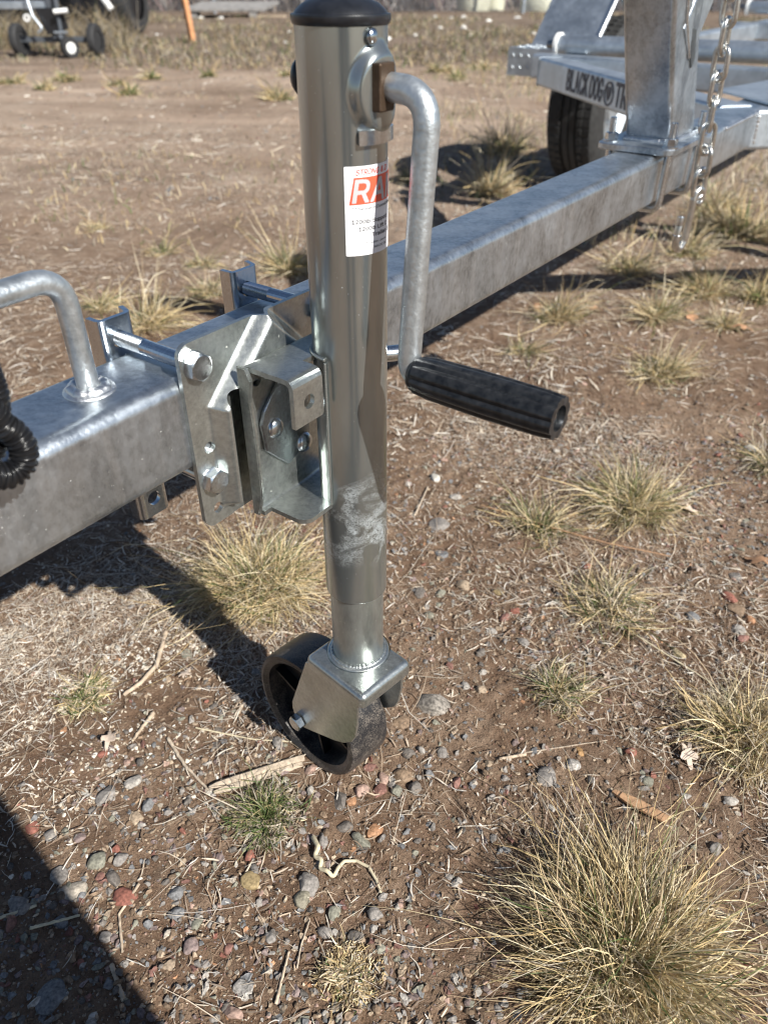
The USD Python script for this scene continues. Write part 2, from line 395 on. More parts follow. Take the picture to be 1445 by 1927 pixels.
# ground: brown soil, paler dust, grey-tan litter film and an old pinkish wheel track
mat('soil', {'g': ('geometry', {}), 'xyz': ('separate_xyz', {}),
             'n1': ('noise_texture', {'scale': 2.3, 'detail': 6, 'roughness': .6}), 'n2': ('noise_texture', {'scale': 38, 'detail': 6, 'roughness': .7}),
             'n3': ('noise_texture', {'scale': 420, 'detail': 4, 'roughness': .7}), 'n4': ('noise_texture', {'scale': .55, 'detail': 5, 'roughness': .6}),
             'r1': ('rgb_ramp', {'ramp': [(.30, (.092, .053, .033)), (.48, (.165, .106, .070)), (.66, (.31, .225, .16))]}),
             'dust': ('rgb_ramp', {'ramp': [(.3, (.25, .18, .13)), (.5, (.33, .25, .19)), (.7, (.43, .345, .27))]}),
             'fd': ('map_range', {'range_type': 'smoothstep', 'from_min': 7.2, 'from_max': 9.5, 'to_min': 1.0, 'to_max': .58}), 'm4': ('mix_color', {'blend_type': 'multiply', 'fac': 1.0}),
             'far': ('map_range', {'range_type': 'smoothstep', 'from_min': 1.4, 'from_max': 4.0, 'to_min': 0, 'to_max': 1}),
             'fm': ('math', {'math_type': 'multiply', 'use_clamp': True}), 'fn': ('map_range', {'from_min': .3, 'from_max': .55, 'to_min': .35, 'to_max': 1, 'clamp': True}),
             'sm_': ('mapping', {'scale': (.35, 1.9, 1.0)}), 'n5': ('noise_texture', {'scale': 1.6, 'detail': 6, 'roughness': .65}), 'sv': ('map_range', {'from_min': .3, 'from_max': .7, 'to_min': .66, 'to_max': 1.22, 'clamp': True}), 'm0': ('mix_color', {'blend_type': 'multiply', 'fac': 1.0, 'use_clamp': False}),
             'm1': ('mix_color', {}), 'mixn': ('mix_float', {'fac': .5}),
             'sp': ('map_range', {'from_min': .62, 'from_max': .72, 'to_min': 0, 'to_max': .75, 'clamp': True}), 'm2': ('mix_color', {'b': (.42, .34, .26)}),
             'dk': ('map_range', {'from_min': .28, 'from_max': .40, 'to_min': .45, 'to_max': 1, 'clamp': True}), 'm3': ('mix_color', {'blend_type': 'multiply', 'fac': 1.0}),
             'b1': ('bump', {'strength': 1.0, 'distance': .010}), 'b2': ('bump', {'strength': .9, 'distance': .003}), 'p': ('principled_bsdf', {'roughness': .95, 'specular_ior_level': .12})},
    [('g.position', 'n1.vector'), ('g.position', 'n2.vector'), ('g.position', 'n3.vector'), ('g.position', 'n4.vector'), ('g.position', 'xyz.vector'),
     ('n1.fac', 'mixn.a'), ('n2.fac', 'mixn.b'), ('mixn.result', 'r1.fac'), ('mixn.result', 'dust.fac'), ('xyz.y', 'far.value'), ('n4.fac', 'fn.value'), ('far.result', 'fm.value1'), ('fn.result', 'fm.value2'),
     ('fm.value', 'm1.fac'), ('r1.color', 'm1.a'), ('g.position', 'sm_.vector'), ('sm_.vector', 'n5.vector'), ('n5.fac', 'sv.value'), ('dust.color', 'm0.a'), ('sv.result', 'm0.b'), ('m0.result', 'm1.b'), ('n3.fac', 'sp.value'), ('sp.result', 'm2.fac'), ('m1.result', 'm2.a'),
     ('n3.fac', 'dk.value'), ('m2.result', 'm3.a'), ('dk.result', 'm3.b'), ('xyz.y', 'fd.value'), ('m3.result', 'm4.a'), ('fd.result', 'm4.b'), ('m4.result', 'p.base_color'),
     ('n2.fac', 'b1.height'), ('n3.fac', 'b2.height'), ('b1.normal', 'b2.normal'), ('b2.normal', 'p.normal')], 'p.BSDF')

# ------------------------------------------------------------------ ground
WHEEL = np.array([-.075, .585])


def ground_z(x, y):
    p = np.stack([x, y, np.zeros_like(x)], -1)
    z = .05 * (meshkit.fbm(p * .9 + 3, 3, 1) - .5) + .022 * (meshkit.fbm(p * 5 + 9, 3, 5) - .5)
    fine = .009 * (meshkit.fbm(p * 32, 3, 11) - .5) + .004 * (meshkit.noise(p * 110, 17) - .5)
    d2 = np.hypot(x - WHEEL[0], y - WHEEL[1])
    k = np.clip((d2 - .05) / .25, 0, 1)
    z = z + .0 * k
    fade = np.clip((np.hypot(x, y - .6) - .2) / 1.6, 0, 1)
    return .007 * np.exp(-(d2 / .085) ** 2) + z * k * (.25 + .75 * fade) + fine * np.clip((d2 - .02) / .08, .15, 1)


def axis_lines(lo, a, b, hi, fine, grow=1.045):
    mid = list(np.arange(a, b, fine)); s = fine; up = [b]
    while up[-1] < hi:
        s *= grow; up.append(up[-1] + s)
    s = fine; dn = [a]
    while dn[-1] > lo:
        s *= grow; dn.append(dn[-1] - s)
    return np.array(dn[:0:-1] + mid + up)


gx, gy = axis_lines(-60, -.55, .62, 60, .0065), axis_lines(-20, .22, 1.25, 90, .0065, 1.035)
X, Y = np.meshgrid(gx, gy, indexing='ij')
V = np.stack([X, Y, ground_z(X, Y)], -1).reshape(-1, 3)
ny = len(gy); I, Jx = np.meshgrid(np.arange(len(gx) - 1), np.arange(ny - 1), indexing='ij')
q0 = (I * ny + Jx).ravel()
solo('ground', trimesh.Trimesh(V, np.vstack([np.c_[q0, q0 + ny, q0 + ny + 1], np.c_[q0, q0 + ny + 1, q0 + 1]]), process=False), 'soil',
     'bare brown soil yard with a dusty wheel track behind the trailer', kind='structure', smooth=True)

# ------------------------------------------------------------------ boat trailer
T = thing('boat_trailer', 'galvanised steel boat trailer with its square tongue crossing the photo', 'trailer', W(1.4, -.038, 0))
BT, BB = .526, .450                                              # tongue top and underside
HB = (BT + BB) / 2
part(T, 'main_beam', square_tube(W(-.75, -.038, HB), W(5.2, -.038, HB), .076, .076, .011), 'galvanised', 30)
ANG = math.atan2(D[1], D[0])
UL = np.array([math.cos(ANG + math.radians(47)), math.sin(ANG + math.radians(47)), 0])
UR = np.array([math.cos(ANG - math.radians(47)), math.sin(ANG - math.radians(47)), 0])
A0 = np.array([.690, 1.842, 0]); ML = np.array([UL[1], -UL[0], 0])
armc = A0 + ML * .038
arm = part(T, 'frame_arm', square_tube(armc - UL * .06 + Z * (HB + .0015), armc + UL * 1.0 + Z * (HB + .0015), .076, .079, .008), 'galvanised_far', 30)
JR = W(1.455, .001, 0); NR = np.array([UR[1], -UR[0], 0])
arm_r = part(T, 'frame_arm', square_tube(JR + UR * -.02 - NR * .036 + Z * (HB - .0015), JR + UR * 1.15 - NR * .036 + Z * (HB - .0015), .076, .078, .009), 'galvanised_far', 30)
part(arm, 'end_cap', extrude(sbox(-.040, -.0405, .040, .0405).buffer(.0), .004, frame(armc + UL * 1.0 + Z * (HB + .0015), ML, Z, -UL) @ trimesh.transformations.translation_matrix([0, 0, -.004])), 'galvanised_far')
part(T, 'gusset_plate', extrude(Polygon([(1.50, -.01), (1.66, .15), (2.2, .045), (2.2, -.02)]), .004, PLAN @ trimesh.transformations.translation_matrix([0, 0, BT + .002])), 'galvanised_far')
part(T, 'weld', [weld_bead([W(1.22, -.001, BT - .008), W(1.452, -.001, BT - .006)], .004, 1), weld_bead([W(1.455, .002, BT - .012), W(1.458, .003, BB + .010)], .004, 2)], 'weld_zinc', True)
# lettered plate on the arm
SF = frame(A0 - ML * .0002, -UL, Z, -ML)
s0 = .770
plate = part(arm, 'name_plate', extrude(sbox(-s0, BB + .008, -.19, BT - .004), .0016, SF), 'galvanised_far')


def letters(text, x0, x1, y0, h, frame_m, t=.002, bold=True, shear=0.0):
    m = meshkit.text_mesh(text, h, t, bold)
    lo, hi = m.bounds[0][0], m.bounds[1][0]
    m.vertices[:, 0] = (m.vertices[:, 0] - lo) * (x1 - x0) / (hi - lo) + x0
    m.vertices[:, 1] += y0
    m.vertices[:, 0] += shear * (m.vertices[:, 1] - y0)
    return at(m, frame_m) if frame_m is not None else m


SF2 = SF @ trimesh.transformations.translation_matrix([0, 0, .0014])
for w, xa, xb in (('BLACK', -.755, -.598), ('DOG', -.588, -.499), ('TR', -.424, -.350)):
    for k, ch in enumerate(w):
        a = xa + (xb - xa) * k / len(w); b = xa + (xb - xa) * (k + .86) / len(w)
        part(arm, 'letter', letters(ch, a, b, BB + .016, .054, SF2), 'sign_ink')
em = Point(-.464, HB + .001).buffer(.029).difference(Point(-.464, HB + .001).buffer(.024))
head = Polygon([(-.482, .498), (-.476, .508), (-.466, .503), (-.456, .509), (-.449, .499), (-.452, .486), (-.458, .476), (-.466, .470), (-.474, .478), (-.480, .488)])
part(arm, 'emblem', extrude(em.union(head.buffer(-.001)), .002, SF2), 'sign_ink')

# crossmembers, side rails, rollers
for a, z0, z1 in ((2.24, .462, .532), (4.5, .455, .53)):
    part(T, 'crossmember', square_tube(W(a, -.9, (z0 + z1) / 2), W(a, .9, (z0 + z1) / 2 - .004), .07, z1 - z0, .008), 'galvanised_far', 30)
for b in (-.80, .80):
    part(T, 'side_rail', square_tube(W(2.20, b, HB), W(5.2, b, HB), .076, .076, .008), 'galvanised_far', 30)
for a, za, zb in ((2.33, .552, .572), (4.62, .59, .60)):
    r = part(T, 'roller', cyl(W(a, -.862, za), W(a, .86, zb), .029, 28), 'galvanised_far', 30)
    part(r, 'end_ring', lathe([(.0, 0), (.036, 0), (.036, .012), (.0, .012)], W(a, -.876, za), N, 28), 'white_paint', 30)
    part(T, 'roller_bracket', [square_tube(W(a - .01, -.895, BT), W(a - .01, -.895, za + .03), .05, .006, .002), cyl(W(a, -.91, za), W(a, -.87, za), .012, 12)], 'dark_bolt')
part(T, 'light_post', [cyl(W(3.2, -.88, BT - .01), W(3.2, -.88, BT + .10), .012, 10), cyl(W(3.25, -.82, BT - .01), W(3.25, -.82, BT + .10), .016, 10)], 'white_paint')
# left wheel and fender
WC = W(2.96, -.945, .305)
whl = part(T, 'wheel', lathe([(.0, -.06), (.06, -.062), (.07, -.045), (.14, -.03), (.165, -.055), (.175, -.06), (.175, .06), (0, .06)], WC, -N, 48), 'galvanised_far', 30)
ty = [(.172, -.092), (.20, -.104), (.25, -.108), (.285, -.100), (.300, -.088)]
prof = ty + [(.3035, -.06), (.3045, -.034), (.297, -.033), (.297, -.027), (.3045, -.026), (.305, -.003), (.297, -.002), (.297, .002), (.305, .003), (.3045, .026), (.297, .027), (.297, .033), (.3045, .034), (.3035, .06)] + [(r, -h) for r, h in ty[::-1]] + [(.172, -.092)]
tyre = part(whl, 'tyre', lathe(prof, WC, -N, 72), 'tyre_rubber', 30)
blocks = []
for k in range(58):
    th = 2 * np.pi * k / 58
    for b0, b1 in ((-.089, -.062), (-.056, -.036), (.036, .056), (.062, .089)):
        e = D * math.cos(th) + Z * math.sin(th); tg = -D * math.sin(th) + Z * math.cos(th)
        blocks.append(at(trimesh.creation.box((.022, .008, abs(b1 - b0))), frame(WC + e * (.3055 if abs(b0) < .06 else .300) + N * (b0 + b1) / 2, tg, e, N)))
part(whl, 'tread_block', blocks, 'tyre_rubber', kind='stuff')
for k in range(5):
    th = 2 * np.pi * k / 5
    part(whl, 'lug_nut', hexhead(WC + N * .028 + .055 * (D * math.cos(th) + Z * math.sin(th)), N, .02, .014), 'zinc_bright')
fp = fillet([(2.47, .535), (2.60, .672), (2.72, .73), (3.20, .73), (3.34, .66), (3.45, .53)], .05)
fend = LineString(fp).buffer(.0025, cap_style=2)
fender = part(T, 'fender', extrude(fend, .235, frame(W(0, -.805, 0), D, Z, N) @ trimesh.transformations.translation_matrix([0, 0, -.235])), 'galvanised_far', 30)
inner = LineString(fp).buffer(.001).union(LineString(fp)).buffer(.0001)
part(fender, 'edge_flange', tube([W(a, -.803, z) for a, z in fp], .010, 8), 'weld_zinc', True)
part(fender, 'fender_skirt', extrude(Polygon(list(fp) + [(3.38, .53), (3.28, .63), (3.18, .68), (2.74, .68), (2.64, .63), (2.54, .535)]).buffer(0), .003, frame(W(0, -1.041, 0), D, Z, N)), 'galvanised_far')
step = part(T, 'step', [bxm(2.345, 2.60, -1.065, -.90, .532, .536, 0), bxm(2.343, 2.347, -1.065, -.885, .452, .536, 0)], 'galvanised_far')
for i in range(6):
    for j in range(2):
        c = W(2.342, -1.045 + i * .029, .515 - j * .037)
        part(step, 'tread_lug', at(trimesh.creation.icosphere(1, 1), frame(c, (N * .8 + Z * -.9) * .007, (N * .9 + Z * .8) * .0025, D * .002)), 'galvanised_rod', True)
for i in range(9):
    for j in range(6):
        c = W(2.365 + i * .026, -1.045 + j * .027, .537)
        part(step, 'tread_lug', at(trimesh.creation.icosphere(1, 1), frame(c, (N * .8 + D * (.9 if (i + j) % 2 else -.9)) * .007, (D * .8 - N * (.9 if (i + j) % 2 else -.9)) * .0025, Z * .0018)), 'galvanised_rod', True)

# winch stand: base plate clamped by U-bolts, a leaning tube and a brace running back
LEAN = np.array([-.475, .88])                                    # (a, z) per metre along the post
WP = part(T, 'winch_post', extrude(sbox(.905, .0, 1.022, .076).buffer(-.008).buffer(.008, 5).difference(sbox(.911, .006, 1.016, .070)), .16,
          frame(W(0, 0, BT + .014), D, -N, Z) @ np.array([[1, 0, LEAN[0] / LEAN[1], 0], [0, 1, 0, 0], [0, 0, 1, 0], [0, 0, 0, 1.0]])), 'galvanised', 30)
k1 = LEAN[0] / LEAN[1]
up = lambda z: k1 * (z - BT - .014)
part(WP, 'upper_tube', extrude(sbox(.905, .0, .985, .076).buffer(-.008).buffer(.008, 5).difference(sbox(.911, .006, .979, .070)), .40,
     frame(W(0, 0, BT + .174), D, -N, Z) @ np.array([[1, 0, k1, up(BT + .174)], [0, 1, 0, 0], [0, 0, 1, 0], [0, 0, 0, 1.0]])), 'galvanised', 30)
zb = .672
part(WP, 'brace', square_tube(W(.955 + up(zb), -.038, zb), W(1.20, -.038, 1.05), .074, .08, .008, roll=N), 'galvanised', 30)
part(WP, 'mitre_edge', weld_bead([W(.968 + up(.655), .0015, .655), W(.945 + up(.69), .0015, .70), W(.93 + up(.72), .0015, .76)], .0025, 5), 'weld_zinc', True)
part(WP, 'notch', extrude(Polygon([(.894, .692), (.912, .690), (.933, .652), (.925, .640), (.912, .655)]), .003, FACE @ trimesh.transformations.translation_matrix([0, 0, -.0005])), 'dark_bolt')
bp = part(WP, 'base_plate', extrude(rrect(.853, -.022, 1.035, .103, .016), .010, PLAN @ trimesh.transformations.translation_matrix([0, 0, BT + .001]), bevel=.0015), 'galvanised', 30)
zt = BT + .012
part(WP, 'weld', [weld_bead([W(.903, -.076, zt), W(.903, 0.0, zt), W(1.024, .002, zt), W(1.024, -.076, zt)], .0055, 3)], 'weld_zinc', True)
for a in (.873, 1.018):
    ub = part(WP, 'u_bolt', tube(fillet([W(a, .010, BT + .045), W(a, .010, BB - .006), W(a, -.086, BB - .006), W(a, -.086, BT + .045)], .014), .0055, 14), 'zinc_bright', True)
    for b in (.010, -.086):
        part(WP, 'nut', [hexhead(W(a, b, BT + .0135), Z, .018, .011), lathe([(0, 0), (.013, 0), (.013, .002), (0, .002)], W(a, b, BT + .0112), Z, 24)], 'zinc_bright')
        part(WP, 'bolt_end', thread(W(a, b, BT + .024), W(a, b, BT + .048), .006), 'zinc_bright', 30)
part(WP, 'winch_roller', [cyl(W(1.15, -.10, .93), W(1.15, .03, .93), .035, 20)], 'black_plastic', 30)
part(WP, 'handle_grip', tube([W(1.13, .0, .735), W(1.12, .0, .90)], [.02, .023], 16), 'black_plastic', 30)
# welded hand loop on the tongue
lp = fillet([W(-.159, -.040, BT - .004), W(-.160, -.040, .607), W(-.50, -.040, .600), W(-.50, -.040, BT - .004)], .022, 9)
loop = part(T, 'chain_loop', tube(lp, .0077, 18), 'galvanised_rod', True)
for a in (-.159, -.50):
    th = np.linspace(0, 2 * np.pi, 60)
    g = np.random.default_rng(4)
    part(loop, 'weld', [weld_bead([W(a + .011 * math.cos(t), -.040 + .011 * math.sin(t), BT + .001) for t in th], .0048, 8),
                        lathe([(0, -.002), (.019, -.002), (.0175, .0012), (.012, .003), (0, .003)], W(a, -.04, BT), Z, 28)], 'weld_zinc', True)

# ------------------------------------------------------------------ trailer jack
K = thing('trailer_jack', 'zinc plated swivel trailer jack with black cap, crank and one small wheel', 'trailer jack', (JACK[0], JACK[1], 0))
R0 = .0285
PHN = math.atan2(N[0], -N[1])                                    # direction of the crank side


def cap_prof(s):
    return s


# outer tube, its wall pressed out round the crank shaft
th = np.linspace(0, 2 * np.pi, 145)[:-1]; zs = np.unique(np.r_[np.linspace(.290, .66, 30), np.linspace(.66, .738, 60)])
TH, ZZ = np.meshgrid(th, zs, indexing='ij')
dth = (TH - PHN + np.pi) % (2 * np.pi) - np.pi
du, dz = np.abs(dth) * R0, ZZ - .703
rad = np.hypot(du / .0235, dz / .0275)
bulge = .0052 * np.clip((1 - rad) / .32, 0, 1); bulge = bulge * bulge * (3 - 2 * bulge / .0052) / .0052
RR = R0 + bulge
px, py = JACK[0] + RR * np.sin(TH), JACK[1] - RR * np.cos(TH)
tv = np.stack([px, py, ZZ], -1).reshape(-1, 3); nz = len(zs); f = []
I, Jx = np.meshgrid(np.arange(len(th)), np.arange(nz - 1), indexing='ij'); I2 = (I + 1) % len(th)
a_, b_, c_, d_ = (I * nz + Jx).ravel(), (I2 * nz + Jx).ravel(), (I2 * nz + Jx + 1).ravel(), (I * nz + Jx + 1).ravel()
outer = trimesh.Trimesh(tv, np.vstack([np.c_[a_, b_, c_], np.c_[a_, c_, d_]]), process=False)
lip = lathe([(R0, .290), (R0 - .0003, .2893), (R0 - .0012, .2890), (R0 - .0030, .2890), (R0 - .0030, .31)], (JACK[0], JACK[1], 0), Z, 96)
JB = K.base.copy()
ot = part(K, 'outer_tube', [outer, lip], 'zinc_tube', 40)
part(K, 'cap', lathe([(.0, .7525), (.006, .7522), (.012, .7514), (.018, .7498), (.0232, .7474), (.0264, .7450), (.0277, .7436), (.0283, .7428), (.0302, .7424), (.0305, .7415), (.0303, .7392), (.0292, .7372), (.0286, .7368), (.0, .7368)], (JACK[0], JACK[1], 0), Z, 96), 'black_plastic', 30)
part(K, 'inner_tube', lathe([(0, .195), (.0252, .195), (.0252, .33), (0, .33)], (JACK[0], JACK[1], 0), Z, 96), 'zinc_jack', 30)


def jk(s, z, side=0.0, phi=PHN):
    e = np.array([math.sin(phi), -math.cos(phi), 0]); t = np.array([math.cos(phi), math.sin(phi), 0])
    return np.array([JACK[0], JACK[1], z]) + e * s + t * side


# crank: shaft, bronze bush, bent rod, grip
ZS = .7065
part(K, 'bush', extrude(rrect(-.0115, -.0135, .0035, .0125, .0012), .0075, frame(jk(.0305, ZS), D, Z, N), bevel=.0008), 'bronze')
part(K, 'end_plug', lathe([(0, .0375), (.006, .0368), (.0105, .0345), (.0130, .0305), (.0130, .026), (0, .026)], (JACK[0], JACK[1], ZS + .001), -N, 24), 'black_plastic', True)
rod = fillet([W(0, .065 + .020, ZS), W(.000, .130, ZS - .002), W(-.016, .130, .531), W(-.0165, .20, .531)], [.021, .012], 12)
crank = part(K, 'crank', tube(rod, .0082, 24), 'galvanised_rod', True)
gp = []
for k in range(144):
    a = 2 * np.pi * k / 144
    gp.append((.0152 - .0016 * (abs(math.sin(a * 4)) ** 8)) * np.array([math.cos(a + .2), math.sin(a + .2)]))
gpoly = Polygon(gp)
gm = trimesh.creation.extrude_polygon(gpoly, .118, engine='earcut')
gm = trimesh.util.concatenate([trimesh.creation.extrude_polygon(gpoly.difference(Point(0, 0).buffer(.0092, 12)), .107, engine='earcut')])
gm = refine(gm, .012)
s = gm.vertices[:, 2] / .107
sc = np.interp(s, [0, .04, .5, .97, 1], [.88, .96, 1.03, 1.0, .95])
gm.vertices[:, :2] *= sc[:, None]
grip = part(crank, 'grip', at(gm, frame(W(-.0165, .1395, .5325), D, Z, N)), 'black_grip', 35)
part(crank, 'rod_end', lathe([(0, .0), (.0085, 0), (.0085, .004), (.006, .0065), (0, .0075)], W(-.0165, .2365, .5325), N, 24), 'zinc_bright', True)
part(crank, 'grip_collar', lathe([(0, 0), (.0105, 0), (.0125, .003), (.0125, .006), (0, .006)], W(-.0165, .1345, .5325), N, 24), 'black_grip', 30)
# screw, retaining clip, slot, tab on the far side
part(K, 'screw', [lathe([(0, 0), (.0048, 0), (.0044, .0018), (.0025, .003), (0, .0032)], jk(R0 - .0003, .7318, -.0075), N, 20)], 'zinc_bright', True)
clip = []
for p0_, p1_ in ((-.55, .66),):
    poly = sbox(-.0145, -.0036, .0185, .0036).buffer(.0006)
    cm = refine(trimesh.creation.extrude_polygon(poly, .0034, engine='earcut'), .002)
    ph = cm.vertices[:, 0] / R0 + math.radians(50); r_ = R0 + .0002 + cm.vertices[:, 2]
    clip = trimesh.Trimesh(np.c_[JACK[0] + r_ * np.sin(ph), JACK[1] - r_ * np.cos(ph), .6785 + cm.vertices[:, 1]], cm.faces, process=False)
part(K, 'retaining_clip', clip, 'zinc_bright', 30)
part(K, 'slot', at(extrude(sbox(-.0022, -.007, .0022, .007).buffer(.0008), .001), frame(jk(R0 + .0002, .6865, .001, math.radians(62)), [math.cos(math.radians(62)), math.sin(math.radians(62)), 0], Z, [math.sin(math.radians(62)), -math.cos(math.radians(62)), 0])), 'sticker_ink')
part(K, 'side_tab', bxm(-.004, .003, .0355, .0375, .676, .688, .0005), 'zinc_jack')


# the paper sticker and its print, bent round the tube
def wrapped(mesh, lift, phi0=math.radians(1.2), ztop=.6622):
    m = mesh.copy()
    if (m.bounds[1] - m.bounds[0])[0] > .003:
        m = refine(m, .0022)
    ph = phi0 + m.vertices[:, 0] / R0; r_ = R0 + lift + m.vertices[:, 2]
    return trimesh.Trimesh(np.c_[JACK[0] + r_ * np.sin(ph), JACK[1] - r_ * np.cos(ph), ztop + m.vertices[:, 1]], m.faces, process=False)


mm = .001
stk = part(ot, 'sticker', wrapped(trimesh.creation.extrude_polygon(rrect(0, -56 * mm, 62 * mm, 0, .6 * mm), .00012, engine='earcut'), .00012), 'sticker_white', 30)


def ink(text, u0, u1, v, h, color, bold=False, shear=0.0, lift=.00030):
    part(ot, 'print', wrapped(letters(text, u0 * mm, u1 * mm, -v * mm, h * mm, None, .00008, bold, shear), lift), color)


ink('STRONG', 7.2, 25.0, 5.3, 3.4, 'sticker_red', True, .2)
ink('& D', 27.0, 35.0, 5.3, 3.4, 'sticker_red', True, .2)
part(ot, 'print', wrapped(trimesh.creation.extrude_polygon(Polygon([(6.2 * mm, -6.6 * mm), (58 * mm, -6.6 * mm), (54.5 * mm, -23.2 * mm), (2.7 * mm, -23.2 * mm)]), .00008, engine='earcut'), .00030), 'sticker_orange')
ink('R', 4.6, 16.2, 21.8, 13.6, 'sticker_silver', True, .17, .00044)
ink('A', 17.2, 31.2, 21.8, 13.6, 'sticker_silver', True, .17, .00044)
ink('M', 32.6, 50, 21.8, 13.6, 'sticker_silver', True, .17, .00044)
ink('"The Best Overall Value"', 4.3, 47, 26.8, 1.9, 'sticker_ink', False, .28)
ink('1200lb', 4.2, 17.5, 35.2, 2.5, 'sticker_ink', True)
ink('Support', 19.2, 35.5, 35.2, 2.5, 'sticker_ink', True)
ink('1200lb', 8.8, 22.0, 40.0, 2.5, 'sticker_ink', True)
ink('Lift C', 23.8, 35.5, 40.0, 2.5, 'sticker_ink', True)
ink('Trailer J', 18.2, 38.0, 44.4, 2.5, 'sticker_ink', True)
ink('Trailer Jack', 13.4, 34, 48.9, 1.3, 'sticker_ink')
ink('MADE IN', 20.6, 34, 52.3, 1.5, 'sticker_ink')

# clamp plate, pressed with a raised rim round a pocket
pl = rrect(-.114, .396, .050, .5525, .010)
pl = pl.difference(sbox(-.13, .35, .20, .55).buffer(0).intersection(Polygon([(-.13, .549), (-.104, .5525), (-.13, .56)])))
pl = pl.difference(Polygon([(.060, .39), (.060, .414), (-.0, .414), (.004, .39)]).buffer(0))
for a, z in ((-.099, .466), (-.099, .410), (.035, .466)):
    pl = pl.difference(Point(a, z).buffer(.0048, 10))
am = -.032
pocket = rrect(am - .052, .36, am + .052, .509, .011)
ga, gz_ = np.linspace(-.118, .054, 180), np.linspace(.392, .556, 170)
GA, GZ = np.meshgrid(ga, gz_, indexing='ij')
al = am - np.abs(GA - am)
outer_d = np.minimum(al + .098, (al + .098) * .70 - (GZ - .500) * .713)     # depth inside the raised field
t_ = np.clip(outer_d / .0145, 0, 1); gh = .0132 * t_ ** 3 * (10 - 15 * t_ + 6 * t_ * t_) * np.clip((GZ - .406) / .006, 0, 1)
nn = len(gz_); I, Jx = np.meshgrid(np.arange(len(ga) - 1), np.arange(nn - 1), indexing='ij'); q_ = (I * nn + Jx).ravel()
sheet = np.vstack([np.c_[q_, q_ + nn, q_ + nn + 1], np.c_[q_, q_ + nn + 1, q_ + 1]]); npt = GA.size
edge = np.r_[np.arange(len(ga)) * nn, (len(ga) - 1) * nn + np.arange(1, nn), (np.arange(len(ga) - 1)[::-1]) * nn + nn - 1, np.arange(nn - 1)[::-1][:-1]]
e2 = np.roll(edge, -1)
slab = trimesh.Trimesh(np.vstack([np.c_[GA.ravel(), GZ.ravel(), gh.ravel() + .004], np.c_[GA.ravel(), GZ.ravel(), gh.ravel()]]),
                       np.vstack([sheet, sheet[:, ::-1] + npt, np.c_[edge, edge + npt, e2 + npt], np.c_[edge, e2 + npt, e2]]), process=False)
raised = mani(slab) ^ mani(extrude(pl.difference(pocket), .04, trimesh.transformations.translation_matrix([0, 0, -.01])))
floor_ = mani(extrude(pl.intersection(pocket.buffer(.004)), .0028, trimesh.transformations.translation_matrix([0, 0, .0004])))
pm = trimesh.util.concatenate([tm(raised), tm(floor_)])
mp = part(K, 'clamp_plate', at(pm, FACE), 'zinc_plate', 40)
# swivel bracket: a channel with a hanging lip, welded to the tube
prof = [q for q in fillet([(.064, .396), (.0185, .396), (.0185, .5255), (.0665, .5255), (.0665, .489)], [.006, .006, .007], 6)]
ch = extrude(LineString(prof).buffer(.002, cap_style=2, join_style=1), .092, frame(O + D * .022, N, Z, -D))
tubehole = cyl((JACK[0], JACK[1], .3), (JACK[0], JACK[1], .7), R0 + .0001, 64)
cut = [tubehole, at(trimesh.creation.box((.20, .06, .05)), frame(W(.062, .075, .505), D, Z, N)),
       cyl(W(-.0535, .055, .506), W(-.0535, .08, .506), .0058, 24), cyl(W(-.058, .0, .511), W(-.058, .03, .511), .0048, 24),
       bxm(-.0705, -.062, .026, .10, .38, .404, 0)]
body = mani(ch)
for c in cut:
    body = body - mani(c)
# rounded corners of the lip and of the lower flange
body = body - (mani(bxm(-.046, -.030, .055, .085, .480, .4965, 0)) - mani(cyl(W(-.047, .05, .4965), W(-.047, .09, .4965), .0105, 24)))
body = body - (mani(bxm(-.063, -.050, .050, .09, .38, .41, 0)) - mani(cyl(W(-.050, .052, .37), W(-.050, .052, .42), .0125, 32)))
sb = part(K, 'swivel_bracket', at(tm(body), np.eye(4)), 'zinc_plate', 32)
side = extrude(Polygon([(.0165, .3945), (.0165, .5275), (.026, .5275), (.030, .518), (.027, .50), (.029, .47), (.029, .42), (.026, .405), (.0225, .3945)]).buffer(-.0008).buffer(.0008), .0038, frame(O + D * -.0702, N, Z, -D), bevel=.0009)
part(sb, 'side_lip', side, 'zinc_plate', 30)
part(sb, 'pivot_plate', extrude(Polygon([(-.030, .510), (-.056, .484), (-.060, .474), (-.057, .450), (-.034, .427), (-.008, .437), (-.004, .505)]).buffer(.0012), .0035, FACE @ trimesh.transformations.translation_matrix([0, 0, .0207]), bevel=.0008), 'zinc_bright', 30)
for a, z, r in ((-.047, .466, .0085), (-.014, .4375, .009)):
    part(sb, 'rivet', lathe([(r, 0), (r * .98, .0014), (r * .8, .0034), (r * .45, .0046), (0, .0050)], W(a, .0235, z), N, 28), 'zinc_bright', True)
part(sb, 'weld', [weld_bead([jk(R0 + .0012, zz, 0, math.radians(-37)) + np.array([.0, 0, 0]) for zz in np.linspace(.398, .526, 20)], .0011, 12),
                  weld_bead([jk(R0 + .001, .5285, 0, math.radians(q)) for q in np.linspace(-37, -120, 14)], .0013, 13)], 'zinc_jack', True)
part(K, 'plunger', [cyl(W(.028, .040, .503), W(.070, .075, .503), .0068, 20), lathe([(0, 0), (.010, 0), (.010, .004), (0, .004)], W(.028, .040, .503), D, 20)], 'zinc_bright', 30)
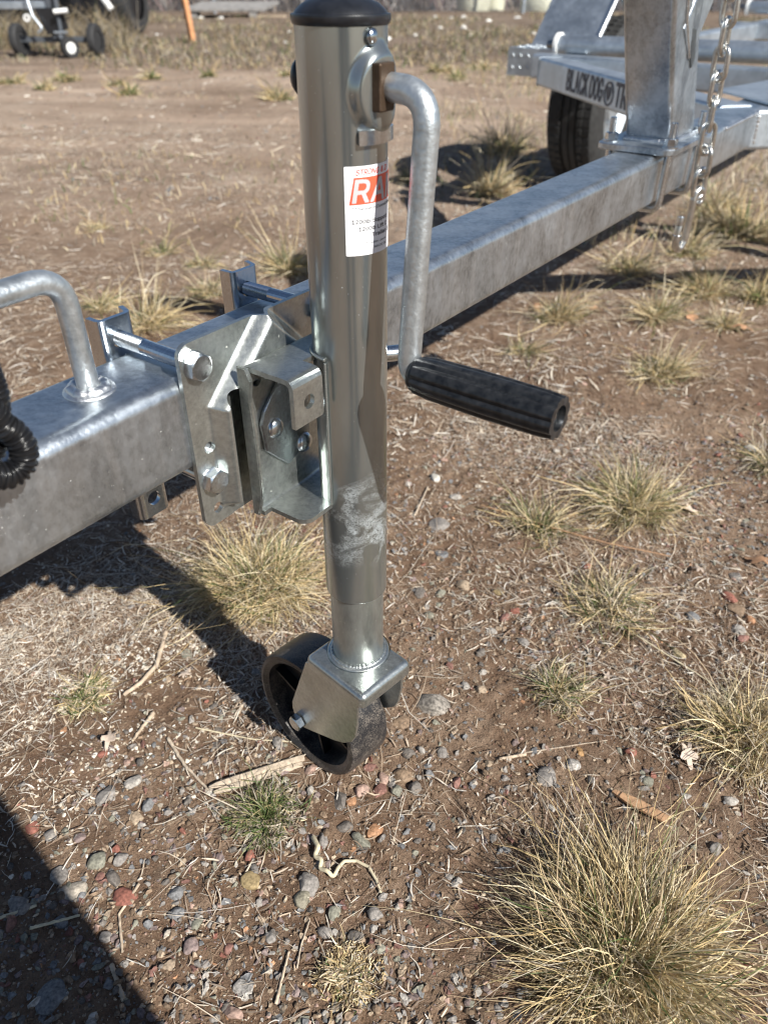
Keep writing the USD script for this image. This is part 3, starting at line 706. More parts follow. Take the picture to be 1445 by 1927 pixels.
# clamp bolts and rear clamp bars
for a in (-.101, .036):
    bar = LineString(fillet([(a - .0145, .092), (a - .0145, .0785), (a + .0115, .0785), (a + .0160, .092)], .004, 6)).buffer(.002, cap_style=2, join_style=1)
    bm_ = mani(extrude(bar, .181, PLAN @ trimesh.transformations.translation_matrix([0, 0, .3715])))
    for zz in (.535, .438, .388):
        bm_ = bm_ - mani(cyl(W(a - .001, -.06, zz), W(a - .001, -.10, zz), .0066, 20))
    part(K, 'clamp_bar', bm_, 'zinc_bright', 35)
    for zz, sp in ((.535, .5), (.438, .25)):
        bo = part(K, 'bolt', [hexhead(W(a, .0042, zz), N, .0185, .0085, sp), cyl(W(a, .004, zz), W(a, -.049, zz), .0061, 20), lathe([(0, 0), (.0108, 0), (.0108, .0012), (0, .0012)], W(a, .0040, zz), N, 24)], 'zinc_bright')
        part(bo, 'thread', thread(W(a, -.048, zz), W(a, -.098, zz), .0062), 'zinc_bright', 25)
# caster fork and wheel
WR = np.array([.697, .717, 0]); WR /= np.linalg.norm(WR); WU = np.array([-WR[1], WR[0], 0])
FC = np.array([-.0245, .537, 0]) - WR * .0035
FT = .2015
FF = frame(FC, WU, Z, -WR)                                       # (along the wheel, z, outwards on the bolt side)
rb_ = .0068
cap_ = []
for u_ in (-.043 + rb_, .040 - rb_):
    for w_ in (-.0350 + rb_, .0350 - rb_):
        c_ = FC + WU * u_ + WR * w_
        cap_.append(m3.Manifold.sphere(rb_, 32).translate(tuple(c_ + Z * (FT - rb_))))
        cap_.append(mani(cyl(c_ + Z * (FT - .0150), c_ + Z * (FT - rb_), rb_, 32)))
fk = m3.Manifold.batch_hull(cap_)
fork = part(K, 'fork', fk, 'zinc_plate', 35)
sp = Polygon([(.0395, .190), (.0425, .187), (.0722, .103), (.0728, .093), (.0700, .0835), (.0632, .0762), (.0537, .0738), (.0025, .0976), (-.011, .1063), (-.0235, .119), (-.0290, .132), (-.0325, .155), (-.034, .190)]).buffer(-.003).buffer(.003)
for k_ in (1, -1):
    part(fork, 'fork_side', extrude(sp, .0030, frame(FC - WR * (.0318 * k_) + (0 if k_ > 0 else 0), WU, Z, -WR) @ trimesh.transformations.translation_matrix([0, 0, -.0016]), bevel=.0006), 'zinc_plate', 30)
part(fork, 'weld', [weld_bead([(JACK[0] + .0262 * math.sin(t), JACK[1] - .0262 * math.cos(t), FT + .0012) for t in np.linspace(0, 2 * np.pi, 80)], .0022, 21),
                    lathe([(.0255, 0), (.0325, 0), (.030, .0014), (.0255, .003)], (JACK[0], JACK[1], FT - .0002), Z, 48)], 'zinc_plate', True)
AX = FC + WU * .0605 + Z * .0822
part(K, 'axle_bolt', [hexhead(AX - WR * .0345, -WR, .0165, .0080, .1), cyl(AX - WR * .033, AX + WR * .036, .005, 16), hexhead(AX + WR * .0345, WR, .0165, .009, .4)], 'zinc_bright')
R1 = .0788
tread = [(R1 - .0125, -.0235), (R1 - .0060, -.0272), (R1 - .0020, -.0264), (R1 - .0004, -.0235), (R1 + .0002, -.012), (R1 + .0005, 0), (R1 + .0002, .012), (R1 - .0004, .0235), (R1 - .0020, .0264), (R1 - .0060, .0272), (R1 - .0125, .0235), (R1 - .0135, 0), (R1 - .0125, -.0235)]
jw = part(K, 'wheel', lathe(tread, AX, WR, 96), 'wheel_rubber', 40)
part(jw, 'wheel_disc', lathe([(.0, -.004), (R1 - .0125, -.004), (R1 - .0125, .004), (0, .004)], AX, WR, 72), 'wheel_plastic', 30)
part(jw, 'hub', lathe([(.0, -.0275), (.0115, -.0275), (.0135, -.006), (.0135, .006), (.0115, .0275), (0, .0275)], AX, WR, 36), 'wheel_plastic', 30)
for k in range(6):
    t = k * np.pi / 3 + .3; e = WU * math.cos(t) + Z * math.sin(t); g = np.cross(WR, e)
    part(jw, 'spoke', at(trimesh.creation.box((R1 - .026, .003, .030)), frame(AX + e * (R1 * .5), e, g, WR)), 'wheel_plastic')

# ------------------------------------------------------------------ safety chain
C = thing('safety_chain', 'steel link safety chain with an S hook dangling beside the winch post', 'chain', W(.926, .06, 0))


def link(c, ax, side, L=.0285, Wd=.0098, r=.0035):
    """A stadium-shaped link: ax along, side across."""
    ax, side = np.asarray(ax, float), np.asarray(side, float)
    q = [c + ax * (L / 2 - 0) + 0 * side]
    a1 = [c + ax * (L / 2 - Wd) + Wd * (math.sin(t) * ax + math.cos(t) * side) for t in np.linspace(0, np.pi, 11)]
    a2 = [c - ax * (L / 2 - Wd) + Wd * (-math.sin(t) * ax - math.cos(t) * side) for t in np.linspace(0, np.pi, 11)]
    return tube(a1 + a2, r, 10, closed=True)


ctop, cbot = W(.885, .040, .90), W(.918, .056, .462)
v = cbot - ctop; Lc = np.linalg.norm(v); v /= Lc; pitch = .0335; k = int(Lc / pitch)
e1 = np.cross(v, D); e1 /= np.linalg.norm(e1); e2 = np.cross(v, e1)
jr = np.random.default_rng(3)
for i in range(k):
    c = ctop + v * pitch * (i + .5)
    tw = (0 if i % 2 else np.pi / 2) + jr.normal(0, .22) + .5
    part(C, 'link', link(c, v, e1 * math.cos(tw) + e2 * math.sin(tw), .0450, .0118, .0038), 'chain_steel', True)
hk = ctop + v * pitch * k
sd = (D * -.9 + N * -.35); sd /= np.linalg.norm(sd)
hp = [hk + np.array([0, 0, -.000]) + sd * x + Z * z for x, z in ((-.006, -.016), (-.0115, -.010), (-.012, -.002), (-.008, .006), (.0, .009), (.0065, .004), (.008, -.006), (.008, -.060), (.0085, -.072), (.013, -.081), (.021, -.083), (.028, -.077), (.030, -.066), (.030, -.044))]
hpp = fillet(hp, .004, 4)
part(C, 'hook', tube(hpp, np.r_[np.linspace(.0048, .0058, len(hpp) // 2), np.full(len(hpp) - len(hpp) // 2, .0060)], 14), 'chain_steel', True)
part(C, 'hook_latch', [tube([hk + sd * .030 + Z * -.030, hk + sd * .030 + Z * -.056], [.0062, .0048], 12), ring_plate(.004, .0072, .0015, hk + sd * .030 + Z * -.060, Z, 16)], 'zinc_bright', True)

# ------------------------------------------------------------------ corrugated cable at the left edge
cab = thing('coiled_cable', 'black corrugated cable sleeve bending down over the tongue at the left edge', 'cable', W(-.26, .03, 0))
for pts_ in ([(-.256, .024, .70), (-.255, .026, .623), (-.254, .027, .606), (-.254, .027, .595), (-.253, .026, .582), (-.255, .025, .570), (-.258, .024, .559), (-.264, .022, .548), (-.275, .020, .538), (-.34, .018, .52)],
             [(-.268, .036, .66), (-.264, .036, .582), (-.259, .036, .568), (-.2545, .036, .562), (-.252, .037, .554), (-.253, .037, .546), (-.257, .036, .540), (-.264, .036, .539), (-.271, .035, .542), (-.282, .032, .548), (-.36, .03, .555)]):
    cp = fillet([W(*q) for q in pts_], .008, 6)
    L = np.r_[0, np.cumsum(np.linalg.norm(np.diff(cp, axis=0), axis=1))]; ss = np.arange(0, L[-1], .0004)
    cpp = np.c_[[np.interp(ss, L, cp[:, i]) for i in range(3)]].T
    wv = np.sin(ss / .0031 * 2 * np.pi)
    part(cab, 'sleeve', tube(cpp, .0070 + .0009 * np.sign(wv) * np.abs(wv) ** .4, 20), 'black_cable', 40)

# ------------------------------------------------------------------ stones
COL = dict(grey=(.20, .20, .20), lgrey=(.36, .35, .33), white=(.52, .50, .45), blue=(.12, .15, .18), red=(.24, .068, .048), green=(.19, .21, .17), tan=(.34, .26, .18),
           purple=(.19, .14, .15), dred=(.18, .055, .05), dark=(.075, .08, .085), cream=(.42, .38, .32), ochre=(.30, .22, .09), speck=(.40, .39, .37), olive=(.20, .20, .15),
           orange=(.38, .17, .07), brown=(.19, .12, .07), pink=(.36, .23, .19), yspeck=(.38, .31, .17), amber=(.40, .21, .06), rock=(.25, .24, .22))
DUST = np.array([.20, .155, .115])
COL = {k: tuple(np.array(v) * .58 + DUST * .42) if k not in ('red', 'white') else tuple(np.array(v) * .72 + DUST * .28) for k, v in COL.items()}
NAMES = dict(grey='grey', lgrey='light grey', white='whitish', blue='blue grey', red='brick red', green='greenish grey', tan='tan', purple='purplish grey', dred='dark red', dark='dark grey', cream='cream streaked',
             ochre='ochre', speck='speckled light grey', olive='olive grey', orange='orange', brown='brown', pink='pinkish', yspeck='yellowish speckled', amber='amber', rock='large grey')
ico1, ico2, ico3 = trimesh.creation.icosphere(1, 1.0), trimesh.creation.icosphere(2, 1.0), trimesh.creation.icosphere(3, 1.0)


def stone(x, y, size, seed, flat=.55, base=ico3, angular=.35):
    g = np.random.default_rng(seed)
    v = base.vertices.copy(); v = v / np.linalg.norm(v, axis=1, keepdims=True)
    for _ in range(10):                                         # cut facets
        n_ = g.normal(size=3); n_ /= np.linalg.norm(n_); d_ = g.uniform(.50, .88)
        s_ = v @ n_; over = np.clip(s_ - d_, 0, None)
        v -= n_ * over[:, None] * (.55 + angular)
    v *= 1 + .10 * (meshkit.noise(v * 2.2 + g.uniform(0, 50, 3), seed)[:, None] - .5) + .03 * (meshkit.noise(v * 9 + 7, seed)[:, None] - .5)
    v *= np.array([1.0, g.uniform(.62, .9), flat * g.uniform(.8, 1.2)]) * size / 2
    t = g.uniform(0, 2 * np.pi); c, s_ = math.cos(t), math.sin(t)
    v = v @ np.array([[c, -s_, 0], [s_, c, 0], [0, 0, 1]]).T
    z = float(ground_z(np.array([x]), np.array([y]))[0])
    return trimesh.Trimesh(v + np.array([x, y, z + size * flat * .05]), base.faces, process=False)


STONES = [(-0.314, 0.511, 28, 'grey'), (-0.289, 0.527, 21, 'lgrey'), (-0.342, 0.517, 12, 'white'), (-0.264, 0.501, 18, 'blue'), (-0.385, 0.473, 16, 'red'), (-0.361, 0.462, 15, 'grey'), (-0.346, 0.467, 14, 'green'), (-0.273, 0.484, 18, 'tan'), (-0.329, 0.461, 14, 'purple'), (-0.285, 0.446, 11, 'red'), (-0.3, 0.433, 20, 'green'), (-0.276, 0.434, 16, 'grey'), (-0.335, 0.416, 19, 'grey'), (-0.317, 0.401, 28, 'cream'), (-0.293, 0.416, 11, 'dred'), (-0.278, 0.415, 20, 'dark'), (-0.261, 0.395, 25, 'red'), (-0.211, 0.399, 16, 'blue'), (-0.207, 0.381, 16, 'blue'), (-0.184, 0.369, 15, 'green'), (-0.137, 0.412, 22, 'ochre'), (-0.127, 0.309, 22, 'speck'), (-0.082, 0.392, 24, 'olive'), (-0.076, 0.408, 25, 'grey'), (-0.049, 0.502, 23, 'dark'), (-0.037, 0.501, 14, 'orange'), (-0.01, 0.469, 21, 'orange'), (-0.025, 0.456, 23, 'green'), (-0.065, 0.455, 15, 'grey'), (-0.043, 0.473, 17, 'dark'), (-0.141, 0.44, 14, 'red'), (-0.049, 0.38, 16, 'green'), (-0.057, 0.362, 15, 'grey'), (-0.027, 0.357, 16, 'dark'), (-0.11, 0.355, 14, 'grey'), (-0.184, 0.346, 17, 'purple'), (-0.205, 0.358, 12, 'brown'), (-0.202, 0.331, 12, 'tan'), (-0.148, 0.347, 11, 'dred'), (-0.136, 0.29, 21, 'pink'), (-0.365, 0.387, 21, 'grey'), (-0.355, 0.382, 14, 'grey'), (-0.302, 0.304, 29, 'blue'), (-0.364, 0.368, 16, 'dred'), (-0.318, 0.371, 16, 'blue'), (-0.269, 0.356, 14, 'grey'), (-0.306, 0.397, 12, 'blue'), (-0.008, 0.378, 15, 'grey'), (-0.151, 0.288, 10, 'grey'), (0.193, 0.748, 19, 'grey'), (0.174, 0.8, 20, 'dred'), (0.19, 0.811, 16, 'red'), (0.171, 0.85, 16, 'ochre'), (0.151, 0.774, 17, 'lgrey'), (0.133, 0.73, 16, 'dark'), (0.444, 0.8, 20, 'blue'), (0.512, 0.84, 24, 'red'), (0.513, 0.814, 28, 'brown'), (0.525, 0.796, 18, 'orange'), (0.497, 0.753, 19, 'dred'), (0.399, 0.728, 23, 'yspeck'), (0.5, 0.77, 23, 'lgrey'), (0.223, 0.55, 18, 'speck'), (0.233, 0.569, 13, 'amber'), (0.294, 0.568, 14, 'red'), (0.189, 0.538, 20, 'grey'), (0.539, 0.887, 23, 'grey'), (0.131, 0.696, 11, 'lgrey'), (0.092, 1.025, 38, 'grey'), (0.126, 1.102, 21, 'lgrey'), (0.093, 1.161, 23, 'white'), (0.333, 1.261, 14, 'white'), (0.709, 1.263, 31, 'white'), (0.062, 0.64, 51, 'rock'), (0.053, 0.855, 24, 'dark'), (0.091, 0.944, 24, 'blue'), (0.085, 0.854, 19, 'green'), (0.066, 0.807, 15, 'green'), (0.029, 0.568, 18, 'dark'), (0.044, 0.572, 11, 'lgrey'), (0.021, 0.613, 29, 'brown'), (-0.128, 0.58, 18, 'grey'), (-0.19, 0.653, 16, 'grey'), (-0.084, 0.543, 17, 'pink'), (-0.016, 0.547, 15, 'dred'), (0.022, 0.537, 25, 'brown'), (-0.0, 0.533, 17, 'pink'), (-0.005, 0.517, 22, 'dred'), (-0.025, 0.517, 21, 'pink'), (0.035, 0.521, 17, 'dark'), (0.015, 0.516, 16, 'green'), (0.07, 0.568, 17, 'grey'), (-0.239, 0.616, 11, 'lgrey'), (-0.269, 0.731, 18, 'green'), (-0.365, 0.739, 12, 'white'), (-0.17, 0.697, 14, 'grey'), (-0.204, 0.58, 12, 'dark'), (-0.336, 0.568, 11, 'red'), (-0.362, 0.754, 13, 'white'), (-0.203, 0.62, 9, 'green'), (-0.198, 0.517, 11, 'white'), (0.303, 0.528, 15, 'green'), (0.299, 0.531, 12, 'white'), (0.186, 0.53, 21, 'grey'), (0.39, 0.504, 16, 'lgrey'), (0.351, 0.444, 15, 'grey'), (0.323, 0.355, 18, 'tan'), (0.164, 0.78, 12, 'tan'), (0.318, 0.915, 15, 'red'), (0.119, 0.868, 24, 'tan'), (0.106, 0.671, 15, 'lgrey'), (0.088, 0.709, 13, 'dred'), (0.126, 0.663, 14, 'tan'), (0.341, 0.509, 10, 'lgrey'), (0.123, 0.551, 11, 'tan'), (0.084, 0.528, 15, 'dred')]
SPECIAL = {(.062, .64): 'largest flat grey stone just right of the jack wheel', (-.314, .511): 'rounded smooth grey stone, the largest one left of the broken stick', (-.317, .401): 'cream and grey streaked stone half in the shade of the photographer',
           (-.261, .395): 'brightest brick red oblong stone in the lower left gravel', (-.137, .412): 'round ochre brown stone with cracks below the dark grass patch', (-.127, .309): 'speckled light grey oval stone near the bottom edge',
           (-.302, .304): 'big dark blue grey stone deep in the shade at lower left', (.021, .613): 'brown green stone standing right behind the jack wheel', (.399, .728): 'yellowish speckled oval stone right of the flattened grass tuft',
           (.512, .84): 'brick red stone topping the cluster at the right edge', (.513, .814): 'dark brown rounded stone in the cluster at the right edge', (.444, .8): 'smooth blue grey round stone left of the right edge cluster',
           (.709, 1.263): 'white rounded stone at the right edge level with the crank grip', (.092, 1.025): 'broad grey stone lying right of the jack tube below the grip', (-.136, .29): 'pinkish tan rough stone at the bottom edge',
           (-.082, .392): 'olive grey angular stone left of the curly cream root', (-.01, .469): 'orange brown angular stone below the jack wheel', (-.025, .456): 'greenish angular stone below the jack wheel', (-.049, .502): 'dark grey upright stone in front of the jack wheel',
           (.223, .55): 'speckled pale round stone left above the biggest grass tuft', (.189, .538): 'greenish grey smooth stone above the biggest grass tuft', (-.289, .527): 'light grey angular stone right of the smooth round one', (.233, .569): 'small amber coloured stone above the speckled pale one'}
MARKS = [(-.075, .585, 'the jack wheel'), (-.147, .535, 'the broken stick'), (-.04, .43, 'the curly root'), (-.128, .486, 'the dark mossy patch'), (-.261, .395, 'the brightest red stone'), (-.317, .401, 'the cream streaked stone'),
         (-.314, .511, 'the smooth round grey stone'), (-.137, .412, 'the round ochre stone'), (-.127, .309, 'the speckled oval stone'), (.216, .345, 'the biggest grass tuft'), (.062, .64, 'the largest flat stone'), (.222, .655, 'the low greenish tuft'),
         (.329, .812, 'the flattened tuft'), (.512, .84, 'the right edge stone cluster'), (.399, .728, 'the yellowish speckled stone'), (.43, .595, 'the right edge straw tuft'), (.092, 1.025, 'the broad grey stone'), (-.195, .86, 'the tuft behind the jack'),
         (-.388, .655, 'the small dark green tuft'), (-.302, .304, 'the big shaded blue stone'), (.223, .55, 'the speckled pale stone'), (-.077, .35, 'the white forked twig'), (.28, .49, 'the wood splinter'), (-.31, .70, 'the bent bark strip'), (-.23, .55, 'the thin straight stick')]
USED = set()
for i, (x, y, s_, c) in enumerate(STONES):
    lab = SPECIAL.get((x, y)); grp = None
    if lab is None:
        size_ = 'bigger ' if s_ >= 22 else 'tiny ' if s_ < 13 else 'small '
        for mx, my, nm_ in sorted(MARKS, key=lambda q: math.hypot(q[0] - x, q[1] - y)):
            if math.hypot(mx - x, my - y) < .006:
                continue
            side_ = ('left of' if x < mx else 'right of') if abs(x - mx) > abs(y - my) else ('beyond' if y > my else 'in front of')
            lab = f'{size_}{NAMES[c]} stone lying {side_} {nm_}'
            if lab not in USED:
                break
        USED.add(lab)
    m_ = stone(x, y, s_ * .00112, 100 + i, .5 if s_ > 20 else .6, angular=.1 if i % 3 else .42)
    col = np.array(COL[c]) * (1 + .35 * (meshkit.fbm(m_.vertices * 160, 3, i)[:, None] - .5))
    if c in ('speck', 'yspeck', 'rock'):
        col = col * np.where(meshkit.noise(m_.vertices * 900, i)[:, None] > .6, .55, 1.1)
    z = float(ground_z(np.array([x]), np.array([y]))[0])
    solo('stone', m_, 'stone_mix', lab, 'stone', (x, y, z), grp, smooth=True, col=col)


# ------------------------------------------------------------------ gravel, soil clods
def view_filter(x, y, pad=.06):
    """The stretch of yard round the tongue that is strewn piece by piece."""
    return (np.abs(x) < 1.0 + .72 * np.maximum(y, 0)) & (y > -.6)


def scatter(name, label, n, seed, lo, hi, ymin, ymax, base, palette, weights, dens, shapes=5, flat=(.4, .75), power=3.2, smooth=False, lift=.02, ypow=1.3):
    """One PointInstancer of little stones: every colour in a few shapes."""
    g = np.random.default_rng(seed)
    y = ymin + (ymax - ymin) * g.random(n * 4) ** (1.0 if ymin < 0 else ypow); x = g.uniform(-1, 1, n * 4) * (1.0 + .72 * np.maximum(y, 0))
    keep = view_filter(x, y) & (g.random(n * 4) < dens(x, y)) & (np.hypot(x - WHEEL[0], y - WHEEL[1] + .02) > .045)
    x, y = x[keep][:n], y[keep][:n]; n = len(x)
    size = lo + (hi - lo) * g.random(n) ** power
    path = numbered('/World/' + name)
    pi = UsdGeom.PointInstancer.Define(stage, path)
    tag(pi.GetPrim(), label, kind='stuff')
    targets = []
    for c in palette:
        for k in range(shapes):
            v = base.vertices.copy()
            for _ in range(9):
                q = g.normal(size=3); q /= np.linalg.norm(q); v -= q * np.clip(v @ q - g.uniform(.25, .75), 0, None)[:, None]
            v = (v + g.normal(0, .05, v.shape)) / 1.8
            p = usdkit.mesh(stage, numbered(path + '/piece'), trimesh.Trimesh(v, base.faces, process=False), M['stone_mix'], smooth)
            UsdGeom.PrimvarsAPI(p).CreatePrimvar('col', Sdf.ValueTypeNames.Color3fArray, 'vertex').Set(Vt.Vec3fArray.FromNumpy(np.tile(np.array(c) * g.uniform(.75, 1.25), (len(p.GetPointsAttr().Get()), 1)).astype(np.float32)))
            targets.append(p.GetPath())
    pi.CreatePrototypesRel().SetTargets(targets)
    ci = g.choice(len(palette), n, p=np.array(weights) / sum(weights))
    pi.CreateProtoIndicesAttr(Vt.IntArray.FromNumpy((ci * shapes + g.integers(0, shapes, n)).astype(np.int32)))
    z = ground_z(x, y) + size * lift
    pi.CreatePositionsAttr(Vt.Vec3fArray.FromNumpy(np.stack([x, y, z], -1).astype(np.float32)))
    pi.CreateScalesAttr(Vt.Vec3fArray.FromNumpy(np.stack([size, size * g.uniform(.6, 1, n), size * g.uniform(*flat, n)], -1).astype(np.float32)))
    t = g.uniform(0, 2 * np.pi, n); tl = g.normal(0, .18, n)
    pi.CreateOrientationsAttr(Vt.QuathArray([Gf.Quath(float(math.cos(a / 2)), float(b * math.cos(a / 2)), float(b * math.sin(a / 2)), float(math.sin(a / 2))).GetNormalized() for a, b in zip(t, tl)]))


PEB = [COL[k] for k in ('grey', 'lgrey', 'blue', 'red', 'green', 'tan', 'purple', 'dred', 'dark', 'orange', 'brown', 'pink', 'cream')]
PW = [5, 2, 4, .6, 3, 4, 3, 1.8, 3.5, .5, 5, 2, 1]
PEB[3] = (.20, .085, .062)


def gravel_dens(x, y):
    p = np.stack([x, y, 0 * x], -1)
    k = meshkit.fbm(p * 4 + 2, 3, 31)
    d_ = np.clip((k - .30) * 3.2, .15, 1)
    left = np.clip((-.12 - x) / .15, 0, 1) * np.clip((y - .52) / .1, 0, 1)
    return d_ * (1 - .75 * left)


def pale_patch(x, y):
    return np.clip(1.2 * np.exp(-(((x + .36) / .17) ** 2 + ((y - .72) / .14) ** 2)) + np.exp(-(((x + .45) / .12) ** 2 + ((y - .56) / .09) ** 2)), 0, 1)


SOIL = [(.085, .052, .031), (.125, .082, .05), (.175, .122, .08), (.24, .18, .125), (.36, .29, .21)]
scatter('gravel', 'loose mixed grey, red and green gravel scattered over the soil', 92000, 41, .0022, .0135, -.5, 1.3, ico1, PEB, PW, gravel_dens, smooth=False, power=3.6)
scatter('gravel', 'smaller gravel farther off beside the tongue', 15000, 42, .004, .018, 1.1, 4.5, trimesh.creation.icosphere(0, 1.0), PEB, PW, gravel_dens, 3)
ico0 = trimesh.creation.icosphere(0, 1.0)
scatter('gravel', 'pale grit and pebbles on the far wheel track', 9000, 45, .006, .035, 3.2, 10.0, trimesh.creation.icosphere(0, 1.0), PEB + [(.40, .33, .26), (.24, .17, .12)], PW + [6, 6], lambda x, y: np.clip((meshkit.fbm(np.stack([x * .6, y * 1.5, 0 * x], -1) + 4, 3, 9) - .35) * 4, .05, 1), 2)
scatter('soil_crumbs', 'brown crumbs of soil and grit lying on the ground', 230000, 43, .0012, .0085, -.5, 1.6, ico0, SOIL, [3, 4, 3.5, 2.2, 1.4], lambda x, y: np.full_like(x, .9), 4, power=4.0)
scatter('pale_flakes', 'whitish crumbs of dried plant litter left of the jack', 40000, 44, .0015, .0090, .3, 1.2, ico0, [(.58, .52, .43), (.66, .61, .53), (.46, .39, .30), (.52, .44, .34)], [2, 2, 1, 1.5], lambda x, y: pale_patch(x, y) * np.clip((meshkit.fbm(np.stack([x, y, 0 * x], -1) * 14 + 3, 3, 8) - .38) * 5, .04, 1), 4, (.2, .5), 3.0)


# ------------------------------------------------------------------ straw litter
def ribbons(P, width, flatness=None, g=None):
    """P: (n, k, 3) centre lines -> thin ribbons with tapering ends."""
    n, k, _ = P.shape
    t = np.gradient(P, axis=1); t /= np.linalg.norm(t, axis=2, keepdims=True) + 1e-9
    ref = g.normal(size=(n, 1, 3)); 
    if flatness is not None:
        ref = ref * (1 - flatness) + np.array([0, 0, 1.0]) * flatness * 2
    s = np.cross(t, ref); s /= np.linalg.norm(s, axis=2, keepdims=True) + 1e-9
    w = width if np.ndim(width) == 2 else np.asarray(width)[:, None] * np.ones((1, k))
    V = np.stack([P - s * w[..., None] / 2, P + s * w[..., None] / 2], 2).reshape(-1, 3)
    i = np.arange(n)[:, None] * (2 * k) + np.arange(k - 1)[None] * 2
    i = i.ravel()
    F = np.vstack([np.c_[i, i + 1, i + 3], np.c_[i, i + 3, i + 2]])
    return trimesh.Trimesh(V, F, process=False), 2 * k


def litter_dens(x, y):
    p = np.stack([x, y, 0 * x], -1); k = meshkit.fbm(p * 3.1 + 20, 3, 61)
    left = 2.4 * np.exp(-(((x + .36) / .20) ** 2 + ((y - .72) / .17) ** 2)) + .8 * np.exp(-(((x + .45) / .12) ** 2 + ((y - .55) / .09) ** 2))
    right = np.exp(-(((x - .35) / .28) ** 2 + ((y - .55) / .3) ** 2)) * .35
    far = np.clip((y - .95) / .5, 0, 1) * .55
    return np.clip(left + right * 1.8 + far + .09, .03, 1) * np.clip((k - .30) * 3.5, .05, 1)


def litter(n, seed, ymin, ymax, lmin, lmax, wmin, wmax, cols):
    g = np.random.default_rng(seed); m = n * 6
    y = ymin + (ymax - ymin) * g.random(m) ** (1.0 if ymin < 0 else 1.2); x = g.uniform(-1, 1, m) * (1.0 + .72 * np.maximum(y, 0))
    k = view_filter(x, y) & (g.random(m) < litter_dens(x, y)); x, y = x[k][:n], y[k][:n]; n = len(x)
    L = lmin + (lmax - lmin) * g.random(n) ** 2.5; az = g.uniform(0, 2 * np.pi, n); bend = g.normal(0, .14, n)
    s = np.linspace(-.5, .5, 4)
    ang = az[:, None] + bend[:, None] * s[None] * 2
    P = np.zeros((n, 4, 3)); P[..., 0] = x[:, None] + L[:, None] * s * np.cos(ang); P[..., 1] = y[:, None] + L[:, None] * s * np.sin(ang)
    P[..., 2] = ground_z(P[..., 0], P[..., 1]) + .0012 + g.random(n)[:, None] * .004 + np.abs(g.normal(0, .07, (n, 1))) * L[:, None] * (s + .5)
    w = (wmin + (wmax - wmin) * g.random(n) ** 2)[:, None] * np.array([.55, 1, .9, .35])[None]
    mesh, per = ribbons(P, w, .6, g)
    c = np.array(cols)[g.integers(0, len(cols), n)] * g.uniform(.75, 1.2, (n, 1))
    return mesh, np.repeat(c, per, 0)


LC = [(.52, .45, .36), (.60, .54, .45), (.42, .33, .24), (.26, .18, .12), (.48, .40, .31), (.66, .61, .54), (.34, .27, .21), (.22, .155, .11)]
a1, b1 = litter(125000, 51, -.5, 1.4, .002, .024, .0005, .0020, LC)
a4, b4 = litter(20000, 54, -.5, 2.6, .030, .115, .0004, .0011, LC)
a2, b2 = litter(48000, 52, 1.3, 5.0, .008, .060, .0012, .0045, LC)
a3, b3 = litter(9000, 53, 4.0, 13.0, .02, .10, .004, .011, LC)
solo('straw_litter', trimesh.util.concatenate([a1, a2, a3, a4]), 'litter_bits', 'bits of dry straw and pale plant litter strewn over the soil', kind='stuff', col=np.vstack([b1, b2, b3, b4]))

# ------------------------------------------------------------------ grass tufts
STRAW = np.array([(.58, .45, .24), (.66, .55, .34), (.50, .37, .19), (.70, .61, .43), (.46, .35, .22)])
GREEN = np.array([(.075, .115, .030), (.10, .14, .045), (.13, .155, .055), (.055, .085, .025)])
DULL = np.array([(.36, .31, .24), (.45, .39, .31), (.30, .24, .18)])


